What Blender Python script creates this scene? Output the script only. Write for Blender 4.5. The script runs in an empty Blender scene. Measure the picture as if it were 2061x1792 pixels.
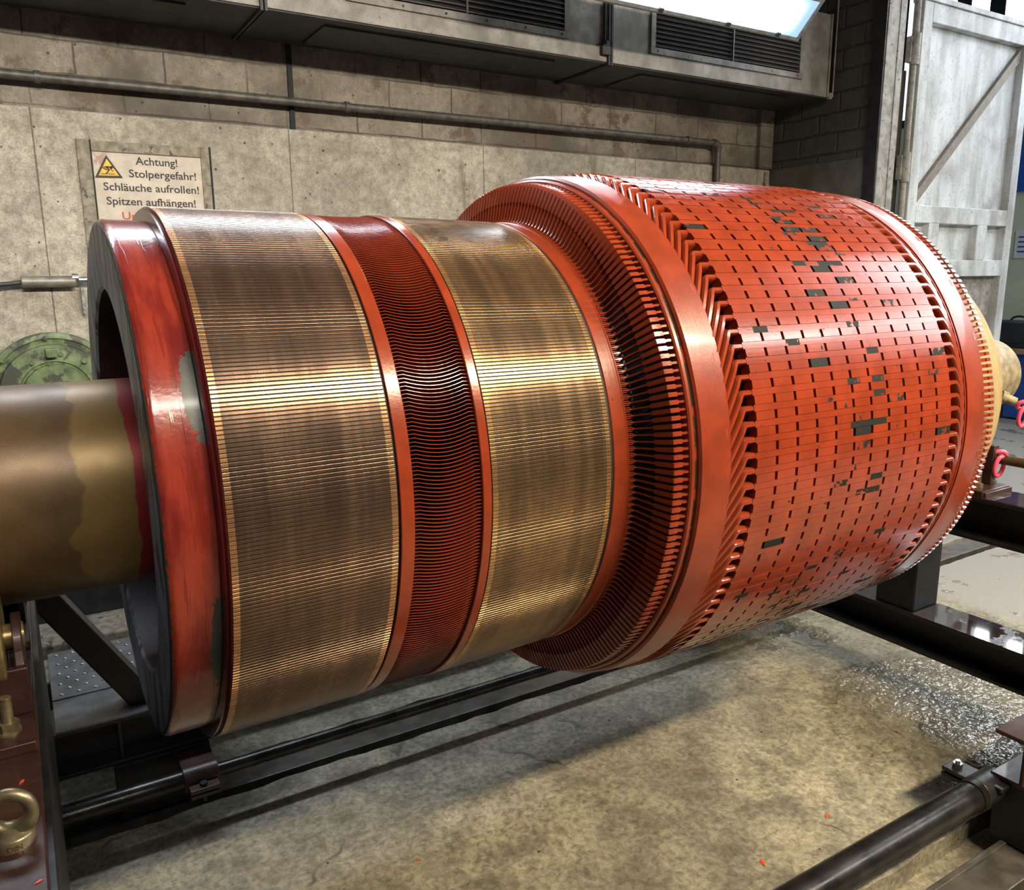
import bpy, bmesh, math, random
from math import sin, cos, pi, radians, atan2, sqrt, floor
from mathutils import Vector, Matrix

random.seed(7)
SC = bpy.context.scene
COL = SC.collection

# ------------------------------------------------------------------ camera
AX = 1.30                                   # height of the rotor axis above the floor
cam = bpy.data.cameras.new('camera'); cam_o = bpy.data.objects.new('camera', cam); COL.objects.link(cam_o)
cam.sensor_fit = 'HORIZONTAL'; cam.sensor_width = 36.0
cam.lens = 36.0 * 1629.88 / 2061.0
cam.clip_start = 0.05; cam.clip_end = 100
def _rot(a, b, c): return Matrix.Rotation(a, 4, 'Z') @ Matrix.Rotation(b, 4, 'X') @ Matrix.Rotation(c, 4, 'Z')
cam_o.matrix_world = Matrix.Translation((0, -2.0390, AX + 0.4575)) @ _rot(-0.5475, 1.3657, -0.0091)
SC.camera = cam_o

# ------------------------------------------------------------------ exposure, world, lights
SC.view_settings.view_transform = 'Standard'; SC.view_settings.look = 'None'
SC.view_settings.exposure = -0.06; SC.view_settings.gamma = 1.0
SC.view_settings.use_curve_mapping = False
world = bpy.data.worlds.new('world'); SC.world = world; world.use_nodes = True
bg = world.node_tree.nodes['Background']; bg.inputs[0].default_value = (0.55, 0.62, 0.78, 1); bg.inputs[1].default_value = 0.10

def area(name, loc, target, sx, sy, power, col):
    l = bpy.data.lights.new(name, 'AREA'); l.shape = 'RECTANGLE'; l.size = sx; l.size_y = sy
    l.energy = power; l.color = col
    o = bpy.data.objects.new(name, l); COL.objects.link(o); o.location = loc
    d = (Vector(target) - Vector(loc)).normalized()
    q = Matrix((Vector((1, 0, 0)), (-d).cross(Vector((1, 0, 0))).normalized(), -d)).transposed()
    o.rotation_euler = q.to_euler()
    return o
WARM = (1.0, 0.82, 0.55); COOL = (0.82, 0.90, 1.0)
# row of warm strip lamps high behind the photographer, parallel to the rotor
area('strip_lamp_front', (0.2, -3.6, 4.23), (0.2, 2.5, 2.45), 3.0, 0.22, 72, (1.0, 0.94, 0.82)).data.spread = radians(68)
area('strip_lamp_front', (2.95, -3.6, 4.23), (2.75, -0.7, 0.4), 2.5, 0.22, 215, WARM).data.spread = radians(115)
area('strip_lamp_front', (5.6, -3.6, 4.23), (4.2, -0.6, 0.9), 3.0, 0.22, 80, (1.0, 0.97, 0.92))
# second fluorescent lamp of the row under the duct, left of the frame
area('strip_lamp_rear', (0.55, 1.80, 3.50), (0.55, 1.0, 2.6), 2.6, 0.26, 70, COOL)
# unseen cool fill added to brighten the gate, puddle and right rotor end
area('hall_fill', (9.0, -1.5, 5.6), (7.2, 1.6, 1.2), 3.0, 1.6, 140, (0.86, 0.93, 1.0))

# ------------------------------------------------------------------ small helpers
class MB:
    """collects shapes, builds ONE mesh object"""
    def __init__(s): s.v = []; s.f = []; s.uv = {}; s.attr = {}; s.mi = {}
    def face(s, idx, uv=None, a=None, m=None):
        s.f.append(tuple(idx)); k = len(s.f) - 1
        if uv: s.uv[k] = uv
        if a is not None: s.attr[k] = a
        if m is not None: s.mi[k] = m
    def box(s, x0, x1, y0, y1, z0, z1, M=None, m=None):
        n = len(s.v)
        P = [Vector((x, y, z)) for z in (z0, z1) for y in (y0, y1) for x in (x0, x1)]
        if M: P = [M @ p for p in P]
        s.v += P
        for q in ((0, 2, 3, 1), (4, 5, 7, 6), (0, 1, 5, 4), (2, 6, 7, 3), (0, 4, 6, 2), (1, 3, 7, 5)): s.face([n + i for i in q], m=m)
        return s
    def rings(s, R, closed=False, cap=True, m=None):
        """loft between rings (lists of equal length)"""
        n = len(s.v); k = len(R[0])
        for r in R: s.v += [Vector(p) for p in r]
        c = len(R)
        for i in range(c if closed else c - 1):
            j = (i + 1) % c
            for t in range(k):
                u = (t + 1) % k
                s.face((n + i * k + t, n + i * k + u, n + j * k + u, n + j * k + t), m=m)
        if cap and not closed:
            s.face([n + t for t in range(k)][::-1], m=m); s.face([n + (c - 1) * k + t for t in range(k)], m=m)
        return s
    def tube(s, pts, r, seg=16, cap=True, closed=False, m=None):
        pts = [Vector(p) for p in pts]; R = []; N = len(pts); up = None
        for i, p in enumerate(pts):
            a = pts[(i - 1) % N] if (closed or i > 0) else p
            b = pts[(i + 1) % N] if (closed or i < N - 1) else p
            t = (b - a).normalized()
            if up is None:
                up = Vector((0, 0, 1)) if abs(t.z) < 0.9 else Vector((1, 0, 0))
            e = (up - t * up.dot(t)).normalized(); g = t.cross(e); up = e
            rr = r[i] if isinstance(r, (list, tuple)) else r
            R.append([p + e * rr * cos(2 * pi * k / seg) + g * rr * sin(2 * pi * k / seg) for k in range(seg)])
        return s.rings(R, closed=closed, cap=cap, m=m)
    def cyl(s, a, b, r, seg=24, m=None): return s.tube([a, b], r, seg, m=m)
    def hexa(s, c, r, h, m=None):
        c = Vector(c); return s.rings([[c + Vector((r * cos(k * pi / 3), r * sin(k * pi / 3), z)) for k in range(6)] for z in (0, h)], m=m)
    def prism(s, poly, d0, d1, fn, m=None):
        """poly 2-D points; fn(a, b, d) -> 3-D"""
        return s.rings([[fn(a, b, d) for a, b in poly] for d in (d0, d1)], m=m)
    def lathe(s, prof, seg, t0=0.0, m=None, closed=False):
        """profile [(x, r)] about the X axis; uv = (x, angle * r) in metres"""
        n = len(s.v); k = len(prof); L = [0]
        for i in range(1, k): L.append(L[-1] + abs(prof[i][1] - prof[i - 1][1]))
        for t in range(seg):
            a = t0 + 2 * pi * t / seg
            for x, r in prof: s.v.append(Vector((x, -r * cos(a), r * sin(a))))
        for t in range(seg):
            u = (t + 1) % seg
            a0 = (t / seg) * 2 * pi; a1 = ((t + 1) / seg) * 2 * pi
            if a0 >= pi - 1e-6: a0 -= 2 * pi; a1 -= 2 * pi
            for i in range(k - 1 if not closed else k):
                j = (i + 1) % k
                R = max(prof[i][1], prof[j][1])
                s.face((n + t * k + i, n + t * k + j, n + u * k + j, n + u * k + i),
                       uv=((prof[i][0], a0 * R), (prof[j][0], a0 * R), (prof[j][0], a1 * R), (prof[i][0], a1 * R)), m=m)
        return s
    def mesh(s, name, mats, smooth=30):
        me = bpy.data.meshes.new(name); me.from_pydata([tuple(p) for p in s.v], [], s.f)
        if not isinstance(mats, (list, tuple)): mats = [mats]
        for m in mats: me.materials.append(m)
        if s.uv:
            l = me.uv_layers.new(name='UVMap')
            for k, uv in s.uv.items():
                p = me.polygons[k]
                for q, li in enumerate(p.loop_indices): l.data[li].uv = uv[q]
        if s.attr:
            at = me.attributes.new('chip', 'FLOAT', 'FACE')
            for k, a in s.attr.items(): at.data[k].value = a
        for k, mi in s.mi.items(): me.polygons[k].material_index = mi
        bm = bmesh.new(); bm.from_mesh(me)
        if s.fixn: bmesh.ops.recalc_face_normals(bm, faces=bm.faces[:])
        bm.to_mesh(me); bm.free()
        if smooth:
            me.polygons.foreach_set('use_smooth', [True] * len(me.polygons))
            me.set_sharp_from_angle(angle=radians(smooth))
        me.update(); return me
    fixn = True
    def obj(s, name, mats, parent=None, smooth=30, bevel=0, off=None):
        o = bpy.data.objects.new(name, s.mesh(name, mats, smooth)); COL.objects.link(o)
        if parent is not None:
            o.parent = parent; o.location = -rootloc(parent)
            if off is not None: o.location = Vector(off) - rootloc(parent)
        elif off is not None: o.location = off
        if bevel:
            b = o.modifiers.new('bevel', 'BEVEL'); b.width = bevel; b.segments = 2; b.limit_method = 'ANGLE'; b.angle_limit = radians(40)
        return o
def rootloc(o):
    v = Vector((0, 0, 0))
    while o is not None: v = v + Vector(o.location); o = o.parent
    return v
def tag(o, label, cat, group=None):
    o['label'] = label; o['category'] = cat
    if group: o['group'] = group
    return o
def thing(name, loc, label, cat, group=None):
    o = bpy.data.objects.new(name, None); COL.objects.link(o); o.location = loc; o.empty_display_size = 0.1
    return tag(o, label, cat, group)
def struct(o): o['kind'] = 'structure'; return o

# ------------------------------------------------------------------ material helpers
class NT:
    def __init__(s, name):
        s.m = bpy.data.materials.new(name); s.m.use_nodes = True; s.t = s.m.node_tree
        s.b = s.t.nodes['Principled BSDF']; s.tc = None
    def n(s, typ, **kw):
        q = s.t.nodes.new(typ)
        for k, v in kw.items(): setattr(q, k, v)
        return q
    def put(s, sock, val):
        if val is None: return
        if hasattr(val, 'is_linked') or hasattr(val, 'links'): s.t.links.new(val, sock)
        else:
            if isinstance(val, (tuple, list)) and len(val) == 3 and sock.type == 'RGBA': val = (*val, 1)
            sock.default_value = val
    def co(s, kind='Object'):
        if s.tc is None: s.tc = s.n('ShaderNodeTexCoord')
        return s.tc.outputs[kind]
    def sep(s, v): q = s.n('ShaderNodeSeparateXYZ'); s.put(q.inputs[0], v); return q.outputs
    def comb(s, x, y, z=0.0):
        q = s.n('ShaderNodeCombineXYZ'); s.put(q.inputs[0], x); s.put(q.inputs[1], y); s.put(q.inputs[2], z); return q.outputs[0]
    def scale(s, v, k):
        q = s.n('ShaderNodeVectorMath', operation='MULTIPLY'); s.put(q.inputs[0], v); q.inputs[1].default_value = k; return q.outputs[0]
    def math(s, op, a, b=0.0, c=None, clamp=False):
        q = s.n('ShaderNodeMath', operation=op, use_clamp=clamp); s.put(q.inputs[0], a); s.put(q.inputs[1], b)
        if c is not None: s.put(q.inputs[2], c)
        return q.outputs[0]
    def noise(s, v, sc, det=4, rough=0.55, dist=0.0, color=False):
        q = s.n('ShaderNodeTexNoise'); s.put(q.inputs['Vector'], v); q.inputs['Scale'].default_value = sc
        q.inputs['Detail'].default_value = det; q.inputs['Roughness'].default_value = rough; q.inputs['Distortion'].default_value = dist
        return q.outputs['Color' if color else 'Fac']
    def vor(s, v, sc, feat='F1', out='Distance', rnd=1.0):
        q = s.n('ShaderNodeTexVoronoi', feature=feat); s.put(q.inputs['Vector'], v); q.inputs['Scale'].default_value = sc
        q.inputs['Randomness'].default_value = rnd
        return q.outputs[out]
    def white(s, v):
        q = s.n('ShaderNodeTexWhiteNoise', noise_dimensions='3D'); s.put(q.inputs['Vector'], v); return q.outputs['Value']
    def ramp(s, f, stops, interp='LINEAR'):
        q = s.n('ShaderNodeValToRGB'); s.put(q.inputs[0], f); r = q.color_ramp; r.interpolation = interp
        while len(r.elements) < len(stops): r.elements.new(0.5)
        for e, (p, c) in zip(r.elements, stops):
            e.position = p; e.color = (c, c, c, 1) if not isinstance(c, (tuple, list)) else (*c, 1)
        return q.outputs[0]
    def step(s, f, a, b):
        q = s.n('ShaderNodeMapRange', interpolation_type='SMOOTHSTEP'); s.put(q.inputs[0], f); q.inputs[1].default_value = a; q.inputs[2].default_value = b
        return q.outputs[0]
    def mix(s, f, a, b, mode='MIX'):
        q = s.n('ShaderNodeMix', data_type='RGBA', blend_type=mode); s.put(q.inputs[0], f); s.put(q.inputs[6], a); s.put(q.inputs[7], b); return q.outputs[2]
    def bump(s, h, strength=0.3, dist=0.002, nrm=None):
        q = s.n('ShaderNodeBump'); s.put(q.inputs['Height'], h); q.inputs['Strength'].default_value = strength; q.inputs['Distance'].default_value = dist
        if nrm is not None: s.put(q.inputs['Normal'], nrm)
        return q.outputs[0]
    def set(s, color=None, rough=None, metal=None, normal=None, coat=None, spec=None, coatr=None):
        for k, v in (('Base Color', color), ('Roughness', rough), ('Metallic', metal), ('Normal', normal), ('Coat Weight', coat), ('Specular IOR Level', spec), ('Coat Roughness', coatr)):
            if v is not None: s.put(s.b.inputs[k], v)
        return s.m

def m_plain(name, col, rough=0.5, metal=0.0, var=0.25, sc=25, bump=0.15, coat=None, spots=None):
    t = NT(name); v = t.co()
    f = t.noise(v, sc, 5)
    c = t.mix(t.step(f, 0.3, 0.7), [x * (1 - var) for x in col], [min(1, x * (1 + var)) for x in col])
    if spots:
        g = t.step(t.noise(v, spots[1], 6, 0.65), spots[2], spots[2] + 0.06)
        c = t.mix(g, c, spots[0])
    r = t.math('ADD', t.math('MULTIPLY', t.noise(v, sc * 2.3, 3), 0.25), rough - 0.12)
    return t.set(c, r, metal, t.bump(t.noise(v, sc * 4, 4), bump, 0.003), coat)

RED = (0.265, 0.038, 0.0115)
def m_red(name, col=RED, rough=0.2, mode=None):
    """brushed-on insulating enamel"""
    t = NT(name); v = t.co()
    f = t.noise(v, 14, 4)
    c = t.mix(t.step(f, 0.3, 0.72), [x * 0.82 for x in col], [x * 1.12 for x in col])
    nrm = t.bump(t.noise(v, 150, 3), 0.22, 0.001)
    if mode == 'core':
        at = t.n('ShaderNodeAttribute', attribute_name='chip'); ch = at.outputs['Fac']
        k = t.step(t.math('ADD', ch, t.math('MULTIPLY', t.math('SUBTRACT', t.noise(v, 45, 5, 0.6), 0.5), 2.6)), 0.48, 0.52)
        c = t.mix(k, c, (0.018, 0.020, 0.018))
        r = t.mix(k, (rough,) * 3, (0.6,) * 3)
        t.put(t.b.inputs['Specular IOR Level'], t.math('SUBTRACT', 0.5, t.math('MULTIPLY', k, 0.38)))
        nrm = t.bump(t.noise(t.scale(v, (420, 6, 6)), 1.0, 3), 0.16, 0.0012, nrm)
        return t.set(c, r, 0.0, nrm, t.math('SUBTRACT', 0.15, t.math('MULTIPLY', k, 0.15)), coatr=0.1)
    if mode == 'band':
        w = t.noise(t.scale(v, (900, 4, 4)), 1.0, 2)
        sp = t.step(t.noise(v, 46, 6, 0.7), 0.69, 0.72)
        c = t.mix(sp, c, (0.03, 0.028, 0.02))
        dr = t.step(t.vor(v, 110), 0.10, 0.02)
        nrm = t.bump(w, 0.3, 0.0016, t.bump(dr, 0.35, 0.002, nrm))
    return t.set(c, rough, 0.0, nrm, 0.2, coatr=0.1)

M = {}
M['red'] = m_red('red_enamel')
M['red_core'] = m_red('red_enamel_core', mode='core')
M['red_band'] = m_red('red_enamel_band', rough=0.30, mode='band')
M['red_dark'] = m_red('red_enamel_shaded', (0.15, 0.019, 0.009), 0.35)  # darker copy of the red: shade between the strips put into the colour
M['maroon'] = m_red('maroon_enamel', (0.10, 0.012, 0.012), 0.25)
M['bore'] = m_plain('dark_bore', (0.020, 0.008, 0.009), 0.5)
M['black'] = m_plain('black_interior', (0.008, 0.009, 0.014), 0.45, spots=((0.05, 0.05, 0.055), 30, 0.66))  # near-black stands in for the shade of the empty inside
M['grime'] = m_plain('grimy_groove', (0.022, 0.020, 0.010), 0.85, spots=((0.26, 0.034, 0.015), 30, 0.50))

def m_rim():
    t = NT('rim_enamel'); uv = t.co('UV'); u, v_, _ = t.sep(uv)
    ob = t.co()
    base = t.mix(t.step(t.noise(t.scale(uv, (16, 3.5, 1)), 1.0, 5, 0.6), 0.38, 0.62), (0.13, 0.012, 0.010), (0.27, 0.034, 0.017))
    drip = t.step(t.noise(t.scale(uv, (75, 4.0, 1)), 1.0, 2), 0.575, 0.61)
    base = t.mix(t.math('MULTIPLY', drip, 0.8), base, (0.17, 0.016, 0.007))
    n1 = t.math('MULTIPLY', t.math('SUBTRACT', t.noise(uv, 42, 5, 0.6), 0.5), 2.6)
    def patch(cu, cv, ru, rv):
        a = t.math('POWER', t.math('ABSOLUTE', t.math('DIVIDE', t.math('SUBTRACT', u, cu), ru)), 2.0)
        b = t.math('POWER', t.math('ABSOLUTE', t.math('DIVIDE', t.math('SUBTRACT', v_, cv), rv)), 2.0)
        return t.step(t.math('ADD', t.math('ADD', a, b), n1), 1.02, 0.96)
    pm = t.math('MAXIMUM', patch(0.268, 0.262, 0.026, 0.088), patch(0.270, -0.225, 0.022, 0.12))
    edge = t.step(t.math('ADD', u, t.math('MULTIPLY', t.noise(uv, 60, 4), 0.012)), 0.1885, 0.1865)
    pm = t.math('MAXIMUM', pm, edge)
    grey = t.mix(t.noise(t.scale(uv, (70, 9, 1)), 1.0, 4), (0.010, 0.011, 0.011), (0.055, 0.058, 0.055))
    c = t.mix(pm, base, grey)
    h = t.math('ADD', t.math('MULTIPLY', drip, 0.6), t.math('MULTIPLY', t.noise(uv, 90, 3), 0.5))
    h = t.math('SUBTRACT', h, t.math('MULTIPLY', pm, 0.8))
    return t.set(c, t.mix(pm, (0.2,) * 3, (0.42,) * 3), 0.0, t.bump(h, 0.35, 0.002), 0.25, coatr=0.12)
M['rim'] = m_rim()

def m_face():
    t = NT('chipped_grey_face'); v = t.co()
    a = t.step(t.noise(t.scale(v, (4, 22, 6)), 1.0, 5, 0.6), 0.50, 0.57)
    c = t.mix(t.noise(v, 9, 4), (0.10, 0.125, 0.18), (0.21, 0.25, 0.33))
    c = t.mix(a, c, (0.055, 0.022, 0.016))
    w = t.step(t.noise(t.scale(v, (4, 60, 14)), 1.0, 3), 0.74, 0.76)
    c = t.mix(w, c, (0.6, 0.58, 0.52))
    return t.set(c, 0.42, 0.0, t.bump(a, 0.4, 0.002))
M['face'] = m_face()

def m_comm(name, x0, x1, light, mids, dark):
    """copper segments: turned, brown skin in bands, brushed dashes across each bar"""
    t = NT(name); uv = t.co('UV'); u, v_, _ = t.sep(uv)
    bar = t.math('FLOOR', t.math('DIVIDE', v_, 2 * pi * 0.614 / 470))
    rb = t.white(t.comb(bar, 3.0))
    f = t.noise(t.comb(t.math('MULTIPLY', u, 22.0), t.math('MULTIPLY', v_, 1.2)), 1.0, 6, 0.68)
    c = t.mix(t.step(f, 0.36, 0.64), dark, mids)
    fine = t.noise(t.comb(t.math('MULTIPLY', u, 600.0), t.math('MULTIPLY', v_, 5.0)), 1.0, 2)
    c = t.mix(t.math('MULTIPLY', fine, 0.5), c, [x * 1.5 for x in mids])
    e = t.math('MULTIPLY', t.step(u, x0 + 0.0145, x0 + 0.0125), 1.0)
    e2 = t.step(u, x1 - 0.0145, x1 - 0.0125)
    c = t.mix(t.math('MAXIMUM', e, e2), c, light)
    ph = t.math('ADD', t.math('MULTIPLY', u, 2 * pi / 0.0031), t.math('MULTIPLY', rb, 1.6))
    w = t.step(t.math('SINE', ph), 0.55, 0.95)
    on = t.step(t.noise(uv, 30, 2), 0.35, 0.55)
    w = t.math('MULTIPLY', w, on)
    c = t.mix(t.math('MULTIPLY', w, 0.55), c, [x * 0.25 for x in dark])
    c = t.mix(t.math('MULTIPLY', rb, 0.35), c, [x * 0.6 for x in mids])
    r = t.math('ADD', 0.17, t.math('MULTIPLY', f, 0.14))
    return t.set(c, r, 0.72, t.bump(t.math('SUBTRACT', fine, t.math('MULTIPLY', w, 0.8)), 0.22, 0.0006))
M['comm_a'] = m_comm('copper_brown_skin', 0.281, 0.606, (0.60, 0.32, 0.16), (0.20, 0.122, 0.080), (0.078, 0.048, 0.037))
M['comm_b'] = m_comm('copper_golden_skin', 0.821, 1.142, (0.54, 0.31, 0.135), (0.265, 0.162, 0.083), (0.092, 0.058, 0.037))
M['mica'] = m_plain('mica_groove', (0.012, 0.010, 0.008), 0.6)

def m_shaft():
    t = NT('stained_shaft'); uv = t.co('UV'); u, v_, _ = t.sep(uv)
    wob = t.math('MULTIPLY', t.math('SUBTRACT', t.noise(t.comb(3.0, t.math('MULTIPLY', v_, 6.0)), 1.0, 3), 0.5), 0.16)
    x = t.math('ADD', u, wob)
    k = t.step(x, 0.072, 0.082)
    br = t.mix(t.noise(uv, 14, 5), (0.075, 0.040, 0.015), (0.165, 0.10, 0.046))
    go = t.mix(t.noise(uv, 12, 5), (0.165, 0.10, 0.030), (0.255, 0.158, 0.055))
    c = t.mix(k, br, go)
    k2 = t.math('MULTIPLY', t.step(x, -0.085, -0.10), t.step(v_, 0.02, -0.03))
    c = t.mix(k2, c, go)
    x3 = t.math('ADD', u, t.math('MULTIPLY', t.math('SUBTRACT', t.noise(t.comb(9.0, t.math('MULTIPLY', v_, 7.0)), 1.0, 3), 0.5), 0.035))
    c = t.mix(t.step(x3, 0.178, 0.182), c, (0.23, 0.018, 0.022))
    sp = t.step(t.noise(uv, 420, 2), 0.55, 0.7)
    c = t.mix(t.math('MULTIPLY', sp, 0.15), c, (0.5, 0.36, 0.16))
    return t.set(c, t.math('ADD', 0.30, t.math('MULTIPLY', t.noise(uv, 20, 4), 0.22)), 0.35, t.bump(t.noise(uv, 260, 2), 0.12, 0.0008))
M['shaft'] = m_shaft()
M['yellow'] = m_plain('dusty_yellow_steel', (0.31, 0.22, 0.09), 0.6, 0.1, 0.25, 9, spots=((0.16, 0.12, 0.06), 26, 0.64))
M['hub'] = m_plain('dusty_brown_steel', (0.27, 0.22, 0.13), 0.6, 0.1, 0.35, 26)
M['steel_dark'] = m_plain('dark_steel', (0.022, 0.022, 0.026), 0.36, 0.3, 0.4, 14)
M['steel_brown'] = m_plain('red_brown_painted_steel', (0.036, 0.0135, 0.0115), 0.42, 0.0, 0.3, 22, coat=0.12, spots=((0.13, 0.09, 0.07), 30, 0.70))
M['steel_black'] = m_plain('black_painted_steel', (0.008, 0.0075, 0.010), 0.46, 0.0, 0.4, 18)
M['rail'] = m_plain('worn_rail_steel', (0.11, 0.10, 0.088), 0.42, 0.5, 0.35, 12)
M['steel_pipe'] = m_plain('drawn_steel_tube', (0.045, 0.043, 0.042), 0.27, 0.75, 0.45, 10)
M['steel_plate'] = m_plain('worn_floor_plate', (0.13, 0.135, 0.155), 0.35, 0.3, 0.35, 13)
M['zinc'] = m_plain('yellow_zinc', (0.28, 0.235, 0.145), 0.38, 0.7, 0.35, 26)
M['bronze'] = m_plain('bronze_roller', (0.36, 0.28, 0.13), 0.36, 0.7, 0.3, 22)
M['bright'] = m_plain('bright_steel', (0.45, 0.45, 0.44), 0.25, 0.9, 0.2, 20)
M['pink'] = m_plain('pink_powder_coat', (0.80, 0.10, 0.20), 0.38, 0.0, 0.1, 40, coat=0.2)
M['cream'] = m_plain('cream_bolt', (0.55, 0.52, 0.40), 0.5, 0.0, 0.2, 30)
M['rust'] = m_plain('rusty_tube', (0.09, 0.055, 0.032), 0.55, 0.3, 0.35, 40)

def m_wet_top():
    t = NT('wet_black_flange'); v = t.co()
    wet = t.step(t.noise(v, 9, 4), 0.42, 0.46)
    drops = t.step(t.vor(v, 55), 0.30, 0.22)
    c = t.mix(t.noise(v, 20, 4), (0.02, 0.012, 0.012), (0.06, 0.032, 0.028))
    r = t.mix(wet, (0.35,) * 3, (0.035,) * 3)
    h = t.math('MULTIPLY', drops, t.math('SUBTRACT', 1.0, wet))
    return t.set(c, r, 0.0, t.bump(h, 0.5, 0.003), 0.6, coatr=0.04)
M['wet_top'] = m_wet_top()

def m_wall(name, brick):
    t = NT(name); v = t.co(); x, y, z = t.sep(v)
    n1 = t.noise(v, 1.6, 6, 0.62); n2 = t.noise(v, 22, 6, 0.7); st = t.noise(t.scale(v, (7, 7, 1.1)), 1.0, 5, 0.6)
    if brick:
        c = t.mix(t.step(n1, 0.35, 0.65), (0.085, 0.073, 0.062), (0.32, 0.28, 0.228))
        c = t.mix(t.step(t.noise(v, 3.4, 6, 0.7), 0.52, 0.60), c, (0.135, 0.092, 0.066))
    else:
        c = t.mix(t.step(n1, 0.3, 0.7), (0.32, 0.29, 0.24), (0.56, 0.515, 0.43))
        c = t.mix(t.step(st, 0.56, 0.74), c, (0.20, 0.17, 0.13))
    c = t.mix(t.math('MULTIPLY', t.step(n2, 0.28, 0.80), 0.72), c, [0.10, 0.088, 0.070])
    c = t.mix(t.math('MULTIPLY', t.step(t.noise(v, 110, 4, 0.75), 0.42, 0.72), 0.6), c, [0.08, 0.07, 0.056])
    c = t.mix(t.math('MULTIPLY', t.step(t.noise(v, 4.5, 5, 0.65), 0.5, 0.72), 0.5), c, [0.14, 0.122, 0.098])
    pits = t.step(t.math('MULTIPLY', t.vor(v, 13), t.noise(v, 3, 3)), 0.045, 0.026)
    c = t.mix(t.math('MULTIPLY', pits, 0.85), c, (0.03, 0.027, 0.022))
    h = t.math('MULTIPLY', n2, 0.6)
    if brick:
        b = t.n('ShaderNodeTexBrick'); t.put(b.inputs['Vector'], t.comb(t.math('ADD', x, t.math('MULTIPLY', t.noise(v, 9, 3), 0.02)), t.math('ADD', t.math('ADD', z, -0.01), t.math('MULTIPLY', t.noise(v, 7, 3), 0.02))))
        b.inputs['Scale'].default_value = 1.0; b.inputs['Brick Width'].default_value = 0.44; b.inputs['Row Height'].default_value = 0.165
        b.inputs['Mortar Size'].default_value = 0.006; b.inputs['Mortar Smooth'].default_value = 0.6
        mo = t.math('MULTIPLY', b.outputs['Fac'], t.step(t.noise(v, 2.1, 3), 0.72, 0.42))
        c = t.mix(t.math('MULTIPLY', mo, 0.8), c, (0.04, 0.034, 0.028)); h = t.math('SUBTRACT', h, t.math('MULTIPLY', mo, 1.2))
    else:
        fr = t.math('ABSOLUTE', t.math('SUBTRACT', t.math('FRACT', t.math('DIVIDE', t.math('SUBTRACT', x, 0.20), 1.325)), 0.5))
        sm = t.step(t.math('ADD', fr, t.math('MULTIPLY', t.math('SUBTRACT', t.noise(v, 5, 3), 0.5), 0.004)), 0.4965, 0.4985)
        c = t.mix(t.math('MULTIPLY', sm, 0.7), c, (0.06, 0.05, 0.04)); h = t.math('SUBTRACT', h, t.math('MULTIPLY', sm, 0.8))
    h = t.math('SUBTRACT', h, pits)
    return t.set(c, 0.85, 0.0, t.bump(h, 0.6, 0.008))
M['wall_lower'] = m_wall('stained_concrete', False)
M['wall_upper'] = m_wall('stained_blockwork', True)

def m_darkbrick():
    t = NT('sooty_brick'); v = t.co(); x, y, z = t.sep(v)
    b = t.n('ShaderNodeTexBrick'); t.put(b.inputs['Vector'], t.comb(t.math('ADD', y, t.math('MULTIPLY', t.noise(v, 6, 3), 0.03)), t.math('ADD', z, t.math('MULTIPLY', t.noise(v, 5, 3), 0.03))))
    b.inputs['Scale'].default_value = 1.0; b.inputs['Brick Width'].default_value = 0.36; b.inputs['Row Height'].default_value = 0.15
    b.inputs['Mortar Size'].default_value = 0.010; b.inputs['Mortar Smooth'].default_value = 0.8
    n2 = t.noise(v, 14, 6, 0.7)
    c = t.mix(n2, (0.022, 0.021, 0.022), (0.085, 0.08, 0.076))
    c = t.mix(t.math('MULTIPLY', b.outputs['Fac'], 0.45), c, (0.02, 0.019, 0.019))
    h = t.math('SUBTRACT', t.math('MULTIPLY', n2, 0.7), b.outputs['Fac'])
    return t.set(c, 0.75, 0.0, t.bump(h, 0.9, 0.02))
M['darkbrick'] = m_darkbrick()
M['darkpanel'] = m_plain('dark_grey_plaster', (0.085, 0.080, 0.070), 0.8, 0.0, 0.25, 6)

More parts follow.
